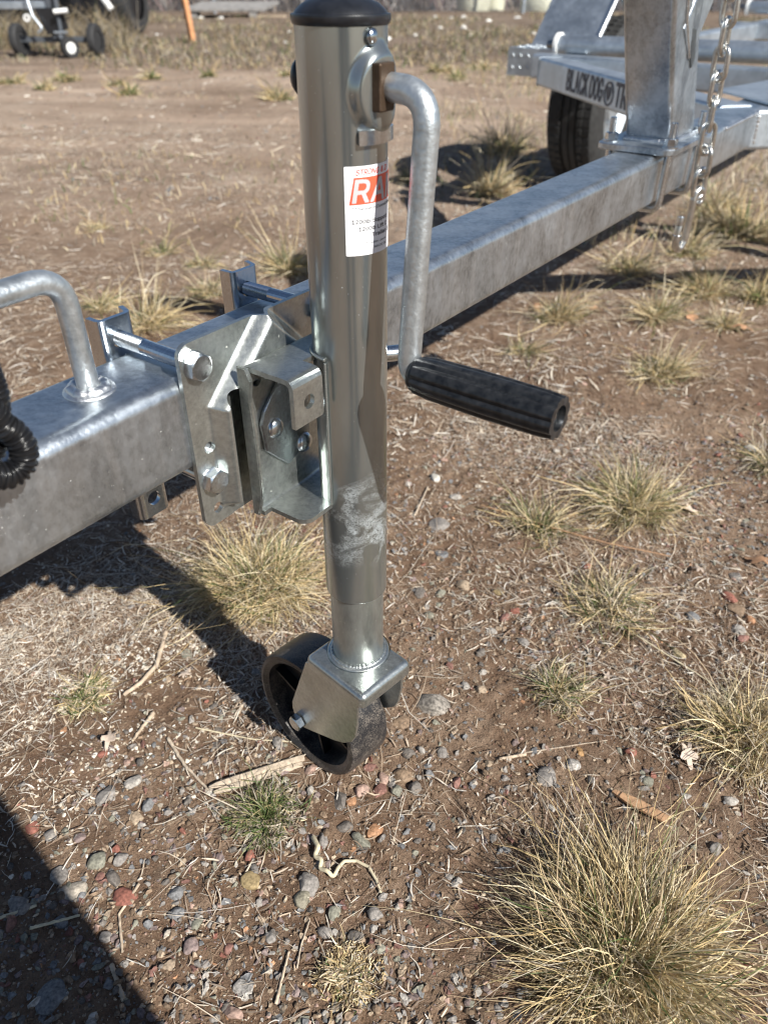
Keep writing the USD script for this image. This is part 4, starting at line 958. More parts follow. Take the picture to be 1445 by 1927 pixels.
def tuft(name, x, y, rad, n, hgt, green, label, seed, w=.0013, stalks=0, flat=.5, dull=.2, lean=(0, 0), cat='grass tuft', group=None, tall=1.6, core=.4, k=6):
    g = np.random.default_rng(seed)
    n = int(n * 1.7)
    nc = max(6, int(n / 60)); cph = g.uniform(0, 2 * np.pi, nc); crb = rad * core * np.sqrt(g.random(nc))
    ci = g.integers(0, nc, n); chh = g.lognormal(-.05, .38, nc); lean = (lean[0] + g.normal(0, .10), lean[1] + g.normal(0, .10))
    wgt = g.random(nc) ** 1.2 + .15; ci = g.choice(nc, n, p=wgt / wgt.sum())
    bx = x + crb[ci] * np.cos(cph[ci]) + g.normal(0, rad * .10, n); by = y + crb[ci] * np.sin(cph[ci]) + g.normal(0, rad * .10, n)
    ph = np.arctan2(by - y, bx - x); rb = np.minimum(np.hypot(bx - x, by - y), rad * core * 1.3)
    out = rb / (rad * core + 1e-9)
    az = ph + g.normal(0, .6, nc)[ci] + g.normal(0, .95, n) * np.clip(1.5 - out, .5, 2)
    el0 = np.radians(np.clip(g.normal(76 - 48 * out * flat * 1.5, 17, n), 3, 89))
    L = hgt * np.clip(g.lognormal(-.22, .45, n), .2, 2.0) * (.75 + .5 * out * flat) * chh[ci]
    droop = np.clip(g.normal(.9, .75, n), -.5, 2.6) * (.5 + flat)
    mt = g.random(n) < .32
    az = np.where(mt, g.uniform(0, 2 * np.pi, n), az); el0 = np.where(mt, np.radians(g.uniform(4, 48, n)), el0); L = np.where(mt, L * .85, L)
    bx = np.where(mt, x + rad * .8 * np.sqrt(g.random(n)) * np.cos(ph), bx); by = np.where(mt, y + rad * .8 * np.sqrt(g.random(n)) * np.sin(ph), by)
    droop = np.where(mt, g.normal(.3, .9, n), droop)
    st = np.zeros(n, bool); st[:stalks] = True
    el0[st] = np.radians(g.uniform(60, 88, stalks)); L[st] = hgt * g.uniform(1.3, 1.9, stalks) * tall / 1.4; droop[st] = g.uniform(.0, .35, stalks)
    s = np.linspace(0, 1, k)
    el = el0[:, None] - droop[:, None] * s[None] ** 1.3
    step_ = L[:, None] / (k - 1)
    azz = az[:, None] + g.normal(0, .55, (n, 1)) * s[None] + np.cumsum(g.normal(0, .20, (n, k)) * (g.random((n, 1)) < .45), 1)
    dx, dy, dz = np.cos(el) * np.cos(azz) + lean[0] * s, np.cos(el) * np.sin(azz) + lean[1] * s, np.sin(el)
    P = np.zeros((n, k, 3)); z0 = ground_z(bx, by)
    P[:, 0] = np.stack([bx, by, z0 - .002 + np.where(mt, g.random(n) * hgt * .35 * (1 - np.clip(np.hypot(bx - x, by - y) / rad, 0, 1)), 0)], -1)
    for i in range(1, k):
        P[:, i] = P[:, i - 1] + np.stack([dx[:, i - 1], dy[:, i - 1], dz[:, i - 1]], -1) * step_
    gz = ground_z(P[..., 0], P[..., 1]) + .0015 + .004 * g.random((n, 1))
    P[..., 2] = np.maximum(P[..., 2], np.where(np.arange(k)[None] > 0, gz, P[..., 2]))
    wd = w * g.uniform(.65, 1.35, n)
    W_ = wd[:, None] * np.interp(s, [0, .15, .6, 1], [.8, 1, .8, .22])[None]
    mesh, per = ribbons(P, W_, None, g)
    isg = (g.random(n) < green * np.clip(1.25 - .9 * out, .15, 1.2)) & ~st
    c = np.where(isg[:, None], GREEN[g.integers(0, 4, n)], np.where((g.random(n) < dull)[:, None], DULL[g.integers(0, 3, n)], STRAW[g.integers(0, 5, n)])) * g.uniform(.72, 1.2, (n, 1))
    cc = np.repeat(c[:, None], k, 1)
    tip = np.where(isg[:, None, None], np.clip((s - .55) / .45, 0, 1)[None, :, None] * (g.random(n) < .7)[:, None, None], 0)
    cc = cc * (1 - tip) + np.array([.46, .36, .19]) * tip
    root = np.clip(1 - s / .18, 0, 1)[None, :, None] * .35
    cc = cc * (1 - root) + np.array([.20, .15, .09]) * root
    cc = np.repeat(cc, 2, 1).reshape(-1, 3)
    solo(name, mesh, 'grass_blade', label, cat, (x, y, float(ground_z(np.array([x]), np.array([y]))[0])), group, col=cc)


TF = [  # x, y, radius, blades, blade length, green share, width, stalks, flat, dull, label
    (-.195, .862, .090, 3600, .056, .36, .0012, 14, .75, .1, 'thick straw and green grass tuft under the swivel bracket behind the jack'),
    (.228, .338, .108, 8200, .050, .30, .0011, 40, .62, .12, 'biggest straw coloured grass tuft at the lower right'),
    (.425, 1.075, .075, 1700, .052, .45, .0012, 14, .7, .2, 'green tuft with straw stalks right below the crank grip'),
    (.329, .812, .080, 640, .044, .28, .0012, 3, .95, .4, 'flattened pale grass tuft left of the yellowish speckled stone'),
    (.222, .655, .050, 430, .034, .45, .0011, 2, .8, .45, 'low greenish tuft above the speckled pale stone'),
    (.440, .592, .070, 2200, .048, .22, .0012, 10, .75, .2, 'straw tuft cut by the right edge above the biggest one'),
    (.632, 1.60, .080, 800, .056, .40, .0014, 8, .7, .2, 'round green and straw tuft right above the crank grip end'),
    (.465, 1.96, .065, 520, .064, .40, .0016, 4, .5, .2, 'upright tuft at the edge of the tongue shadow'),
    (.342, 1.74, .042, 260, .045, .45, .0014, 0, .6, .3, 'tiny green tuft close below the tongue, near the crank elbow'),
    (.734, 1.95, .060, 380, .07, .5, .0016, 4, .6, .2, 'small green tuft between brown leaves right of the tongue shadow'),
    (.947, 2.17, .085, 520, .09, .4, .0018, 6, .6, .2, 'tuft standing in the shadow band at the right'),
    (1.077, 2.13, .068, 420, .085, .55, .0018, 4, .6, .2, 'greener tuft at the right edge next to the shadow band'),
    (.905, 1.91, .05, 260, .06, .5, .0016, 3, .6, .2, 'small tuft beside the largest brown leaf at the right'),
    (.72, 1.20, .045, 320, .05, .45, .0012, 2, .8, .4, 'low tuft at the right edge below the white stone'),
    (-.128, .486, .056, 1300, .017, .97, .0011, 0, .8, .9, 'dark green low mossy grass patch below the broken stick'),
    (-.388, .655, .038, 420, .021, .97, .0012, 2, .85, .2, 'small dark green tuft among the pale litter at the left'),
    (-.633, 1.91, .075, 420, .095, .45, .0017, 10, .6, .15, 'tuft with tall straw stems behind the front clamp bar'),
    (-.803, 2.04, .048, 260, .06, .75, .0018, 1, .6, .1, 'dark green tuft right of the welded hand loop'),
    (-.59, 2.42, .05, 240, .05, .7, .002, 1, .7, .2, 'low green tuft between the two clamp bars in the yard'),
    (-.30, 2.38, .08, 420, .095, .55, .002, 3, .6, .2, 'green tuft with black shade left of the jack tube'),
    (-.507, 2.18, .06, 300, .06, .45, .0018, 2, .7, .3, 'pale tuft close behind the rear clamp bar'),
    (-.736, 2.56, .04, 160, .045, .5, .002, 0, .7, .3, 'faint small tuft above the front clamp bar'),
    (-1.025, 2.82, .05, 180, .05, .4, .002, 0, .7, .3, 'yellowish small tuft alone at the left middle'),
    (.111, 3.56, .07, 240, .08, .6, .003, 2, .6, .2, 'green tuft right beside the crank arm'),
    (.445, 3.34, .10, 420, .12, .4, .003, 14, .5, .2, 'tuft with upright stalks in front of the dark shadow'),
    (.641, 4.22, .13, 420, .13, .5, .004, 6, .5, .2, 'tuft at the back of the dark shadow left of the tyre'),
    (1.266, 2.74, .12, 520, .11, .6, .0025, 6, .6, .15, 'broad green tuft beyond the hook at the right edge'),
    (1.24, 2.98, .09, 320, .10, .4, .0025, 5, .6, .2, 'yellow tuft above the broad green one at the right edge'),
    (.772, 2.40, .09, 420, .08, .5, .002, 3, .6, .2, 'left one of two tufts in the shade under the tongue'),
    (1.0, 2.52, .085, 380, .09, .45, .0022, 6, .6, .2, 'tuft with thin stalks right of the hanging hook'),
    (.252, 1.0, .065, 380, .05, .5, .0012, 2, .85, .3, 'flat little tuft left of the green one below the grip'),
    (-.031, .32, .040, 900, .009, .10, .0012, 0, .9, .2, 'brown mossy cushion at the bottom middle'),
    (-1.86, 6.3, .085, 200, .07, .9, .006, 0, .6, .05, 'nearest bright green tuft on the wheel track at the upper left'),
    (-2.12, 6.95, .068, 150, .06, .9, .006, 0, .6, .05, 'green tuft left behind the nearest one on the wheel track'),
    (-1.9, 7.2, .11, 240, .07, .9, .006, 0, .6, .05, 'wide green tuft below the orange stake'),
    (-1.455, 7.27, .09, 180, .06, .9, .006, 0, .6, .05, 'green tuft alone right below the orange stake'),
    (-.72, 6.03, .12, 260, .08, .9, .006, 0, .6, .05, 'green tuft touching the left side of the jack tube'),
    (-3.02, 7.02, .14, 240, .07, .8, .006, 0, .6, .1, 'wide green tuft at the left edge in front of the dolly'),
    (-2.62, 7.24, .12, 220, .07, .8, .006, 0, .6, .1, 'green tuft in front of the dolly wheel'),
    (-2.64, 6.7, .12, 200, .07, .7, .006, 0, .6, .1, 'duller green tuft left of the track tufts'),
    (.49, 7.9, .10, 200, .09, .8, .006, 0, .6, .1, 'green tuft right of the jack cap, nearer to it'),
    (.87, 8.1, .13, 220, .08, .7, .006, 0, .6, .1, 'low green tuft midway between jack cap and fender step'),
    (-.82, 7.39, .09, 150, .06, .8, .006, 0, .6, .1, 'faint green tuft left of the jack tube, farther back'),
    (.605, 7.2, .09, 150, .09, .7, .006, 0, .6, .1, 'dull tuft right of the crank bend'),
]
for i, (x, y, r, n, h, gr, w, stk_, fl, du, lab) in enumerate(TF):
    tuft('grass_tuft', x, y, r, n, h, gr, lab, 300 + i, w, stk_, fl, du)
# sparse dead grass of the far yard, and the rank dry growth round the dolly
g = np.random.default_rng(77)
for seed, n, xr, yr, hh, w, gr, nm, lab in ((1, 7500, (-5.5, 7), (7.8, 17.3), .06, .012, .16, 'dead_grass', 'short dead grass covering the far yard before the fence'),
                                          (2, 1300, (-5.6, -2.9), (9.6, 12.0), .24, .009, .02, 'dry_weeds', 'tall dry tan weeds growing round the parked machines at upper left'),
                                          (3, 3000, (.3, 4.5), (2.6, 8.0), .05, .004, .25, 'dead_grass', 'short pale grass between the tongue and the tyre'),
                                          (4, 1500, (-2.8, 1.8), (2.6, 6.2), .03, .004, .15, 'dead_grass', 'scattered short straw over the wheel track')):
    g = np.random.default_rng(seed); x = g.uniform(*xr, n); y = g.uniform(*yr, n)
    kk = meshkit.fbm(np.stack([x, y, 0 * x], -1) * (.9 if seed != 2 else 1.6) + 5, 3, seed) > .46
    x, y = x[kk], y[kk]; n = len(x); k = 4; s = np.linspace(0, 1, k)
    x = np.repeat(x, 4) + g.normal(0, .05, n * 4); y = np.repeat(y, 4) + g.normal(0, .05, n * 4); n *= 4
    L = hh * g.lognormal(0, .35, n); az = g.uniform(0, 2 * np.pi, n); tl = g.uniform(.15, .9, n)
    P = np.zeros((n, k, 3)); P[..., 0] = x[:, None] + L[:, None] * s * np.cos(az)[:, None] * tl[:, None] * s; P[..., 1] = y[:, None] + L[:, None] * s * np.sin(az)[:, None] * tl[:, None] * s
    P[..., 2] = ground_z(x, y)[:, None] + L[:, None] * s * (1 - .4 * tl[:, None] * s)
    mesh, per = ribbons(P, (w * g.uniform(.5, 1.2, n))[:, None] * np.array([1, .9, .7, .3])[None], None, g)
    isg = g.random(n) < gr
    k_dark = .55 if seed == 2 else .68 if seed == 1 else 1.0
    c = k_dark * np.where(isg[:, None], GREEN[g.integers(0, 4, n)] * 1.3, np.where((g.random(n) < .5)[:, None], DULL[g.integers(0, 3, n)], STRAW[g.integers(0, 5, n)])) * g.uniform(.6, 1.1, (n, 1))
    solo(nm, mesh, 'grass_blade', lab, kind='stuff', col=np.repeat(c, per, 0))


# ------------------------------------------------------------------ sticks, leaves, root
def gz1(x, y):
    return float(ground_z(np.array([x]), np.array([y]))[0])


def stick(name, pts, r, mat_, label, cat='stick', lift=.001, split=False, seed=0):
    g = np.random.default_rng(seed)
    p = np.array([(x, y, gz1(x, y) + lift + r[0]) for x, y in pts]); n = 26
    L = np.r_[0, np.cumsum(np.linalg.norm(np.diff(p, axis=0), axis=1))]; s = np.linspace(0, L[-1], n)
    q = np.c_[[np.interp(s, L, p[:, i]) for i in range(3)]].T + g.normal(0, r[0] * .10, (n, 3))
    rr = np.interp(s / L[-1], [0, 1], r) * (1 + g.normal(0, .07, n))
    solo(name, tube(q, rr, 9), mat_, label, cat, p[0], smooth=True)


G1 = np.array([-.198, .516]); G2 = np.array([-.096, .555]); gd = (G2 - G1) / np.linalg.norm(G2 - G1); gn = np.array([-gd[1], gd[0]])
bs = thing('broken_stick', 'pale split broken stick lying in front of the jack wheel', 'stick', (*G1, gz1(*G1)))
part(bs, 'split_half', tube([(*(G1 + gd * t + gn * .003), gz1(*G1) + .007 + .002 * t) for t in np.linspace(0, .112, 14)], np.interp(np.linspace(0, 1, 14), [0, .1, .9, 1], [.0015, .0042, .005, .0042]) * (1 + .03 * np.sin(np.arange(14) * 2.1)), 7), 'pale_stick', 40)
part(bs, 'split_half', tube([(*(G1 + gd * t - gn * .004), gz1(*G1) + .005 + .002 * t) for t in np.linspace(.004, .108, 14)], np.interp(np.linspace(0, 1, 14), [0, .1, .9, 1], [.0018, .004, .0046, .004]) * (1 + .03 * np.cos(np.arange(14) * 2.4)), 7), 'pale_stick', 40)
stick('thin_stick', [(-.261, .586), (-.235, .552), (-.200, .518)], (.0022, .0014), 'pale_stick', 'thin straight pale stick left of the broken one', seed=1)
stick('thin_stick', [(-.335, .657), (-.316, .675), (-.304, .706), (-.306, .768)], (.0026, .0034), 'stick_wood', 'long bent bark strip standing out of the pale litter at the left', seed=2)
stick('thin_stick', [(-.289, .629), (-.305, .585)], (.003, .0016), 'stick_wood', 'short curved bark piece left of the thin straight stick', seed=3)
stick('fallen_straw', [(-.231, .603), (-.16, .586), (-.094, .577)], (.0010, .0007), 'root_cream', 'thin golden grass stem reaching the jack wheel', 'straw', .002, seed=4)
stick('fallen_straw', [(.167, 1.065), (.28, .995), (.36, .953), (.447, .923)], (.0014, .0010), 'wood_chip', 'long brown stem lying across the tufts at the right', 'straw', .012, seed=5)
stick('thin_stick', [(-.081, .326), (-.079, .348), (-.073, .372)], (.0010, .0007), 'pale_stick', 'white forked twig near the bottom middle', seed=6)
stick('thin_stick', [(-.097, .296), (-.090, .341)], (.0016, .0012), 'stick_wood', 'brown twig at the bottom edge under the white forked one', seed=7)
stick('thin_stick', [(-.247, .34), (-.262, .378), (-.250, .408)], (.0012, .0016), 'stick_wood', 'twig lying beside the brightest red stone', seed=8)
stick('thin_stick', [(-.255, .33), (-.235, .30)], (.0022, .002), 'stick_wood', 'splintered twig in the shade at lower left', seed=9)
stick('thin_stick', [(-.395, .365), (-.345, .385)], (.0022, .0014), 'root_cream', 'whitish root piece in the shade at lower left', seed=10)
stick('thin_stick', [(-.343, .362), (-.30, .376)], (.0016, .0012), 'root_cream', 'thin whitish root right of the other in the shade', seed=11)
stick('thin_stick', [(.155, .565), (.27, .585)], (.0008, .0006), 'pale_stick', 'thin straw lying above the speckled pale stone', seed=12)
stick('thin_stick', [(.168, .563), (.135, .556)], (.002, .0016), 'stick_wood', 'short pale twig under the low greenish tuft', seed=13)
stick('fallen_straw', [(.35, .755), (.44, .655), (.455, .62)], (.0011, .0008), 'root_cream', 'pair of golden stems falling from the flattened tuft', 'straw', .006, seed=14)
stick('thin_stick', [(.052, 1.047), (.066, 1.09), (.079, 1.136)], (.0018, .0012), 'pale_stick', 'bent pale twig standing right of the jack tube', seed=15)
cr = [(-.076, .458), (-.069, .444), (-.073, .436), (-.064, .430), (-.067, .423), (-.058, .418), (-.052, .414), (-.048, .424), (-.042, .433), (-.029, .434), (-.016, .426), (-.008, .412), (-.003, .398)]
p = fillet([(x, y, gz1(x, y) + .004 + (.006 if i in (1, 3, 5) else 0)) for i, (x, y) in enumerate(cr)], .004, 5)
solo('curly_root', tube(p, np.interp(np.linspace(0, 1, len(p)), [0, .5, 1], [.0026, .0022, .0014]), 8), 'root_cream', 'curled cream coloured dry root in the foreground gravel', 'root', (-.05, .43, 0), smooth=True)
c0, c1 = np.array([.257, .511]), np.array([.309, .473]); u_ = (c1 - c0) / np.linalg.norm(c1 - c0)
solo('wood_chip', extrude(Polygon([(0, -.002), (.02, -.0055), (.062, -.005), (.064, .004), (.03, .0055), (.002, .002)]), .003, frame((*c0, gz1(*c0) + .004), (*u_, .02), (-u_[1], u_[0], .15), (0, 0, 1))), 'wood_chip', 'flat brown splinter of wood behind the biggest grass tuft', 'wood chip', (*c0, gz1(*c0)))


def leaf(x, y, size, mat_, label, seed, lobes=5):
    g = np.random.default_rng(seed); t = np.linspace(0, 2 * np.pi, 61)[:-1]
    r = size * (.55 + .22 * np.cos(lobes * t) + .12 * np.cos(t)) * (1 + g.normal(0, .05, 60))
    poly = Polygon(np.c_[r * np.cos(t), .6 * r * np.sin(t)])
    m = trimesh.creation.extrude_polygon(poly, .0006, engine='earcut'); m = refine(m, size * .25)
    v = m.vertices; v[:, 2] += size * .45 * np.sin(v[:, 0] / size * 2.6 + g.uniform(0, 3)) * .5 + (v[:, 1] / size) ** 2 * size * .5 * g.choice([-1, 1]) + size * .12
    a = g.uniform(0, 6.28); c, s = math.cos(a), math.sin(a)
    m.vertices = v @ np.array([[c, -s, 0], [s, c, 0], [0, 0, 1]]).T + np.array([x, y, gz1(x, y) + .006])
    solo('fallen_leaf', m, mat_, label, 'leaf', (x, y, gz1(x, y)), smooth=True)


for i, (x, y, s, m_, lab) in enumerate(((.482, .894, .020, 'pale_leaf', 'pale curled leaf above the red stone of the right cluster'), (.585, .915, .028, 'dead_leaf', 'brown leaf cut by the right edge above the stone cluster'),
                                        (.358, .561, .022, 'pale_leaf', 'pale pinkish leaf left of the straw tuft at the right edge'), (.933, 1.88, .040, 'dead_leaf', 'largest curled brown leaf at the right'),
                                        (.819, 1.95, .034, 'dead_leaf', 'tan leaf left of the largest curled brown one'), (.573, 1.99, .034, 'dead_leaf', 'reddish leaf beside the upright tuft at the shadow edge'),
                                        (.69, 1.80, .030, 'pale_leaf', 'tan curled leaf below the small green tuft'), (.42, 2.02, .03, 'dead_leaf', 'dark reddish leaf in the tongue shadow'), (.525, 1.055, .022, 'pale_leaf', 'whitish leaf right of the green tuft below the grip'),
                                        (.292, .682, .014, 'pale_leaf', 'small tan leaf under the flattened tuft'), (-.33, .585, .020, 'pale_leaf', 'greyish leaf in the litter at the left'), (-.262, .685, .016, 'pale_leaf', 'greyish purple leaf near the bent bark strip'), (.70, 1.03, .022, 'dead_leaf', 'orange brown leaf at the right edge beyond the low tuft'))):
    leaf(x, y, s, m_, lab, 900 + i)

# ------------------------------------------------------------------ far yard: dolly, parked machine, stake, board, rocks, fence, tanks, brush
DL = thing('trailer_dolly', 'low dark trailer dolly with three small wheels at the upper left', 'dolly', (-3.3, 9.15, 0))


def small_wheel(t, c, axis, r, w, rim):
    q = part(t, 'wheel', lathe([(r * .55, -w * .5), (r * .9, -w * .52), (r, -w * .3), (r, w * .3), (r * .9, w * .52), (r * .55, w * .5)], c, axis, 32), 'far_rubber', 40)
    part(q, 'rim', lathe([(0, -w * .35), (r * .3, -w * .42), (r * .55, -w * .36), (r * .55, w * .36), (r * .3, w * .42), (0, w * .35)], c, axis, 24), rim, 30)


for x in (-3.76, -2.97):
    small_wheel(DL, (x, 9.2, .15), (1, -.12, 0), .15, .075, 'far_rubber')
small_wheel(DL, (-3.20, 9.05, .095), (.75, -.66, 0), .098, .07, 'white_paint')
part(DL, 'axle', square_tube((-3.76, 9.2, .155), (-2.97, 9.2, .155), .05, .05, .005), 'grey_paint')
part(DL, 'post', square_tube((-3.34, 9.2, .16), (-3.34, 9.2, .95), .10, .12, .01, roll=np.array([0, 1.0, 0])), 'grey_paint')
part(DL, 'jack_leg', [cyl((-3.27, 9.08, .16), (-3.26, 9.1, .62), .02, 10), tube([(-3.29, 9.06, .20), (-3.22, 9.04, .10)], .018, 8)], 'grey_paint', 30)
part(DL, 'jack_collar', [square_tube((-3.33, 9.07, .225), (-3.20, 9.07, .225), .03, .02, .004)], 'galvanised_far')
part(DL, 'hitch_plate', extrude(Polygon([(-3.42, .20), (-3.20, .25), (-3.22, .43), (-3.50, .43)]), .03, frame((0, 9.14, 0), [1, 0, 0], Z, [0, -1, 0])), 'black_paint')
part(DL, 'tongue', square_tube((-5.0, 9.2, .45), (-3.3, 9.2, .45), .07, .07, .008), 'galvanised_far', 30)
part(DL, 'coupler', [cyl((-3.28, 9.03, .40), (-3.15, 9.06, .41), .022, 12)], 'white_paint', 30)
part(DL, 'safety_cable', tube(fillet([(-3.55, 9.1, .55), (-3.50, 9.04, .36), (-3.42, 9.02, .26), (-3.48, 9.02, .22)], .05), .012, 8), 'galvanised_far', True)
part(DL, 'tie_ring', lathe([(.018, -.01), (.032, -.01), (.032, .01), (.018, .01), (.018, -.01)], (-3.56, 9.03, .35), (0, -1, 0), 18), 'white_paint', 30)
MC = thing('parked_implement', 'black wheeled farm implement standing in dry weeds behind the dolly', 'implement', (-3.6, 12.3, 0))
for x, y in ((-3.48, 12.55), (-4.7, 12.5)):
    small_wheel(MC, (x, y, .36), (1, -.2, 0), .36, .2, 'black_paint')
part(MC, 'frame', [square_tube((-6.5, 12.5, .62), (-3.3, 12.4, .62), .16, .14, .02), square_tube((-4.1, 12.2, .3), (-4.1, 12.2, 1.1), .14, .14, .02, roll=np.array([0, 1.0, 0]))], 'black_paint', 30)
part(MC, 'body', extrude(Polygon([(-6.2, .10), (-4.1, .08), (-3.75, .20), (-3.45, .7), (-3.5, 1.25), (-4.4, 1.5), (-6.2, 1.5)]).buffer(-.05).buffer(.05), .9, frame((0, 13.3, 0), [1, 0, 0], Z, [0, -1, 0])), 'black_paint', 30)
part(MC, 'cylinder', tube([(-3.75, 12.1, .50), (-3.62, 12.1, .30)], .04, 10), 'white_paint', 30)
solo('marker_stake', [tube([(-2.344, 10.97, -.05), (-2.44, 11.02, .9)], .042, 4), tube([(-2.44, 11.02, .9), (-2.443, 11.021, .93)], [.042, .02], 4)], 'stake_wood', 'tilted orange brown wooden stake driven into the far yard', 'stake', (-2.344, 10.97, 0))
BD = thing('board_stack', 'weathered grey boards lying on blocks before the fence', 'boards', (-2.9, 17.2, 0))
for i in range(4):
    part(BD, 'board', at(trimesh.creation.box((1.5, .26, .035)), frame((-2.93 + .05 * i, 16.75 + i * .27, .13 + .02 * i), (1, .02, 0), (0, 1, .10), (0, -.10, 1))), 'grey_wood')
for x in (-3.5, -2.4):
    part(BD, 'block', at(trimesh.creation.box((.14, .3, .11)), frame((x, 16.8, .05), (1, 0, 0), (0, 1, 0), (0, 0, 1))), 'grey_wood')
solo('loose_plank', at(trimesh.creation.box((.55, .06, .04)), frame((-2.05, 16.5, .03), (.95, -.3, 0), (.3, .95, 0), (0, 0, 1))), 'stick_wood', 'small pale plank lying right of the grey boards', 'plank', (-2.05, 16.5, 0))
g = np.random.default_rng(12)
for i, (x, y, s) in enumerate(((-1.62, 16.9, .14), (.95, 16.6, .17), (1.45, 16.4, .16), (1.22, 16.5, .12), (1.78, 15.4, .12), (.05, 11.5, .13), (.42, 12.2, .11), (1.2, 13.6, .15), (1.5, 13.0, .11), (2.1, 12.6, .10), (2.75, 14.0, .2), (2.4, 16.3, .14), (.85, 13.7, .10), (-3.1, 12.2, .07), (-3.35, 10.5, .06), (-1.2, 10.9, .07), (-1.35, 12.8, .08), (-.35, 12.0, .08), (-2.95, 16.4, .12), (-3.35, 16.6, .13), (1.9, 11.2, .08))):
    lab = {0: 'white rock left of the jack cap near the fence', 1: 'left white rock of the pair at the foot of the fence', 2: 'right white rock of the pair at the foot of the fence', 10: 'wide pale rock left of the trailer fender'}.get(i)
    if lab is None:
        for mx, my, nm_ in sorted(((-2.34, 10.97, 'the orange stake'), (-2.9, 17.0, 'the grey boards'), (-3.3, 9.15, 'the dolly'), (-2.05, 16.5, 'the loose plank'), (1.2, 16.5, 'the pair of rocks'), (.49, 7.9, 'the green tuft by the jack cap'), (2.75, 14.0, 'the wide pale rock'), (.87, 8.1, 'the low green tuft'), (-.82, 7.39, 'the faint green tuft'), (-1.62, 16.9, 'the rock by the jack cap'), (1.92, 19.6, 'the upright tank'), (3.35, 19.2, 'the low round tank')), key=lambda q: math.hypot(q[0] - x, q[1] - y)):
            for side_ in (('left of' if x < mx else 'right of'), ('beyond' if y > my else 'in front of')):
                lab = f'{"small " if s < .1 else "blunt "}white rock {side_} {nm_}'
                if lab not in USED:
                    break
            if lab not in USED:
                break
        USED.add(lab)
    solo('white_rock', stone(x, y, s, 700 + i, .55, ico2), 'white_rock', lab, 'rock', (x, y, gz1(x, y)), smooth=True)
FN = thing('chain_link_fence', 'grey chain link fence closing the far side of the yard', 'fence', (0, 18.3, 0))
for x in np.arange(-12.7, 13, 3.1):
    part(FN, 'post', cyl((x, 18.3, -.1), (x, 18.3, 1.7), .033, 10), 'galvanised_far', 30)
part(FN, 'top_rail', cyl((-12.7, 18.3, 1.66), (12.9, 18.3, 1.66), .021, 8), 'galvanised_far', 30)
wires = []
for x in np.arange(-14.0, 14.0, .085):
    for s in (-1, 1):
        xa, xb = x, x + s * 1.6
        if min(xa, xb) > -12.7 and max(xa, xb) < 12.9:
            wires.append(tube([(xa, 18.3 + s * .004, .03), (xb, 18.3 + s * .004, 1.63)], .0035, 3))
part(FN, 'wire_mesh', wires, 'galvanised_far', kind='stuff')
for i, (x, y, r, h, lab) in enumerate(((1.92, 19.6, .36, .95, 'pale cream upright tank behind the fence, the left one'), (2.42, 20.0, .22, .8, 'narrow cream tank between the two bigger ones behind the fence'), (3.35, 19.2, .48, .40, 'low round cream tank left of the trailer fender behind the fence'))):
    solo('storage_tank', lathe([(0, 0), (r * .9, 0), (r, h * .15), (r, h * .6), (r * .85, h * .86), (r * .4, h), (0, h)], (x, y, -.05), Z, 40), 'cream_tank', lab, 'tank', (x, y, 0), smooth=40)
g = np.random.default_rng(5)
n = 9000; x = g.uniform(-13, 15, n); y = 19 + 5 * g.random(n) ** 1.4; k = 5; s = np.linspace(0, 1, k)
keep = ~(((x > 1.4) & (x < 4.0)) & (y < 20.6)); x, y = x[keep], y[keep]; n = len(x)
L = g.uniform(.5, 2.6, n); az = g.uniform(0, 6.28, n); tl = g.uniform(.1, .8, n)
P = np.zeros((n, k, 3)); P[..., 0] = x[:, None] + L[:, None] * s * np.cos(az)[:, None] * tl[:, None] + g.normal(0, .05, (n, k)); P[..., 1] = y[:, None] + L[:, None] * s * np.sin(az)[:, None] * tl[:, None] * .4
P[..., 2] = L[:, None] * s * np.sqrt(1 - .5 * tl[:, None] ** 2) - .02
mesh, per = ribbons(P, g.uniform(.012, .05, n)[:, None] * np.array([1, .9, .75, .5, .2])[None], None, g)
c = np.array([(.20, .16, .14), (.26, .22, .20), (.17, .13, .11), (.30, .24, .19), (.22, .15, .14), (.34, .31, .29)])[g.integers(0, 6, n)] * g.uniform(.7, 1.2, (n, 1))
solo('brush', mesh, 'litter_bits', 'bare grey brown thicket of brush behind the fence', kind='stuff', col=np.repeat(c, per, 0))

# ------------------------------------------------------------------ the photographer, whose shadow enters at the lower left
PX, PY = .085, -.30


def body(joints, bones, res=.022):
    out = m3.Manifold()
    for a, b in bones:
        (pa, ra), (pb, rb) = joints[a], joints[b]
        out += m3.Manifold.batch_hull([m3.Manifold.sphere(ra, 20).translate(tuple(pa)), m3.Manifold.sphere(rb, 20).translate(tuple(pb))])
    m = tm(out.refine_to_length(res)); m.merge_vertices()
    trimesh.smoothing.filter_taubin(m, iterations=12)
    return m


def o3(x, y, z):
    return np.array([PX + x, PY + y, z])


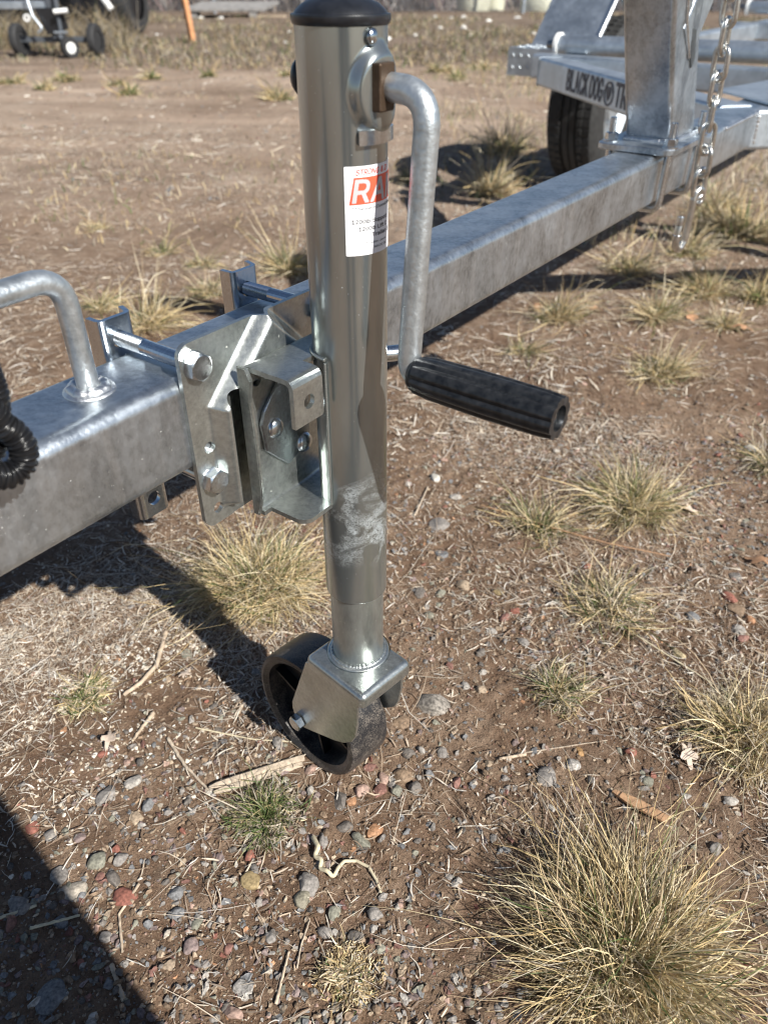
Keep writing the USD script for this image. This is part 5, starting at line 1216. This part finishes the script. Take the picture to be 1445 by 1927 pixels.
PJ = {'pelvis': (o3(0, 0, .93), .135), 'waist': (o3(0, 0, 1.08), .12), 'chest': (o3(0, .02, 1.30), .145), 'neck': (o3(0, .03, 1.47), .058), 'head': (o3(0, .06, 1.60), .092), 'crown': (o3(0, .05, 1.655), .088), 'chin': (o3(0, .115, 1.545), .045)}
for s, t in ((-1, 'l'), (1, 'r')):
    PJ |= {'sh' + t: (o3(.19 * s, .02, 1.38), .062), 'el' + t: (o3(.21 * s, .0, 1.08), .043), 'wr' + t: (o3(.045 * s - .05, .20, .845), .030), 'hip' + t: (o3(.09 * s, 0, .90), .105), 'kn' + t: (o3(.11 * s + .04, .02, .49), .075), 'an' + t: (o3(.12 * s + .07, -.02, .10), .055), 'to' + t: (o3(.14 * s + .07, .14, .04), .038), 'he' + t: (o3(.12 * s + .07, -.05, .045), .04)}
bones = [('pelvis', 'waist'), ('waist', 'chest'), ('chest', 'neck'), ('neck', 'head'), ('head', 'crown'), ('head', 'chin')]
for t in 'lr':
    bones += [('chest', 'sh' + t), ('sh' + t, 'el' + t), ('el' + t, 'wr' + t), ('pelvis', 'hip' + t), ('hip' + t, 'kn' + t), ('kn' + t, 'an' + t), ('an' + t, 'to' + t), ('an' + t, 'he' + t)]
PS = thing('person', 'standing person in dark clothes holding a phone, seen only as the shadow at lower left', 'person', (PX, PY, 0))
part(PS, 'body', body(PJ, bones), 'cloth_dark', True)
hands = {}
hb = []
for s, t in ((-1, 'l'), (1, 'r')):
    w_ = PJ['wr' + t][0]; pa = w_ + np.array([-.008 * s, .035, -.03])
    hands['w' + t] = (w_, .024); hands['p' + t] = (pa, .024); hb.append(('w' + t, 'p' + t))
    for q in range(4):
        b0 = pa + np.array([.012 * s, .012, .024 - .016 * q]); b1 = b0 + np.array([.0, .026, -.004]); b2 = b1 + np.array([-.022 * s, .006 - .003 * q, 0])
        for nm_, p_, r_ in (('a', b0, .009), ('b', b1, .0085), ('c', b2, .0075)):
            hands[f'{t}{q}{nm_}'] = (p_, r_)
        hb += [(f'p{t}', f'{t}{q}a'), (f'{t}{q}a', f'{t}{q}b'), (f'{t}{q}b', f'{t}{q}c')]
    hands['t' + t] = (pa + np.array([-.028 * s, -.004, .028]), .010); hb.append(('p' + t, 't' + t))
part(PS, 'hands', body(hands, hb, .006), 'skin', True)
part(PS, 'face', at(trimesh.creation.icosphere(3, 1.0), frame(o3(0, .082, 1.585), [.076, 0, 0], [0, .080, 0], [0, 0, .10])), 'skin', True)
part(PS, 'hair', at(trimesh.creation.icosphere(3, 1.0), frame(o3(0, .045, 1.635), [.095, 0, 0], [0, .100, 0], [0, 0, .085])), 'hair_dark', True)
solo('phone', extrude(rrect(-.037, -.075, .037, .075, .009), .009, frame((0, -.075, .80), [1, 0, 0], [0, .58, .81], [0, -.81, .58]), bevel=.001), 'black_plastic', 'black phone held by the standing person', 'phone', (0, -.075, .80))
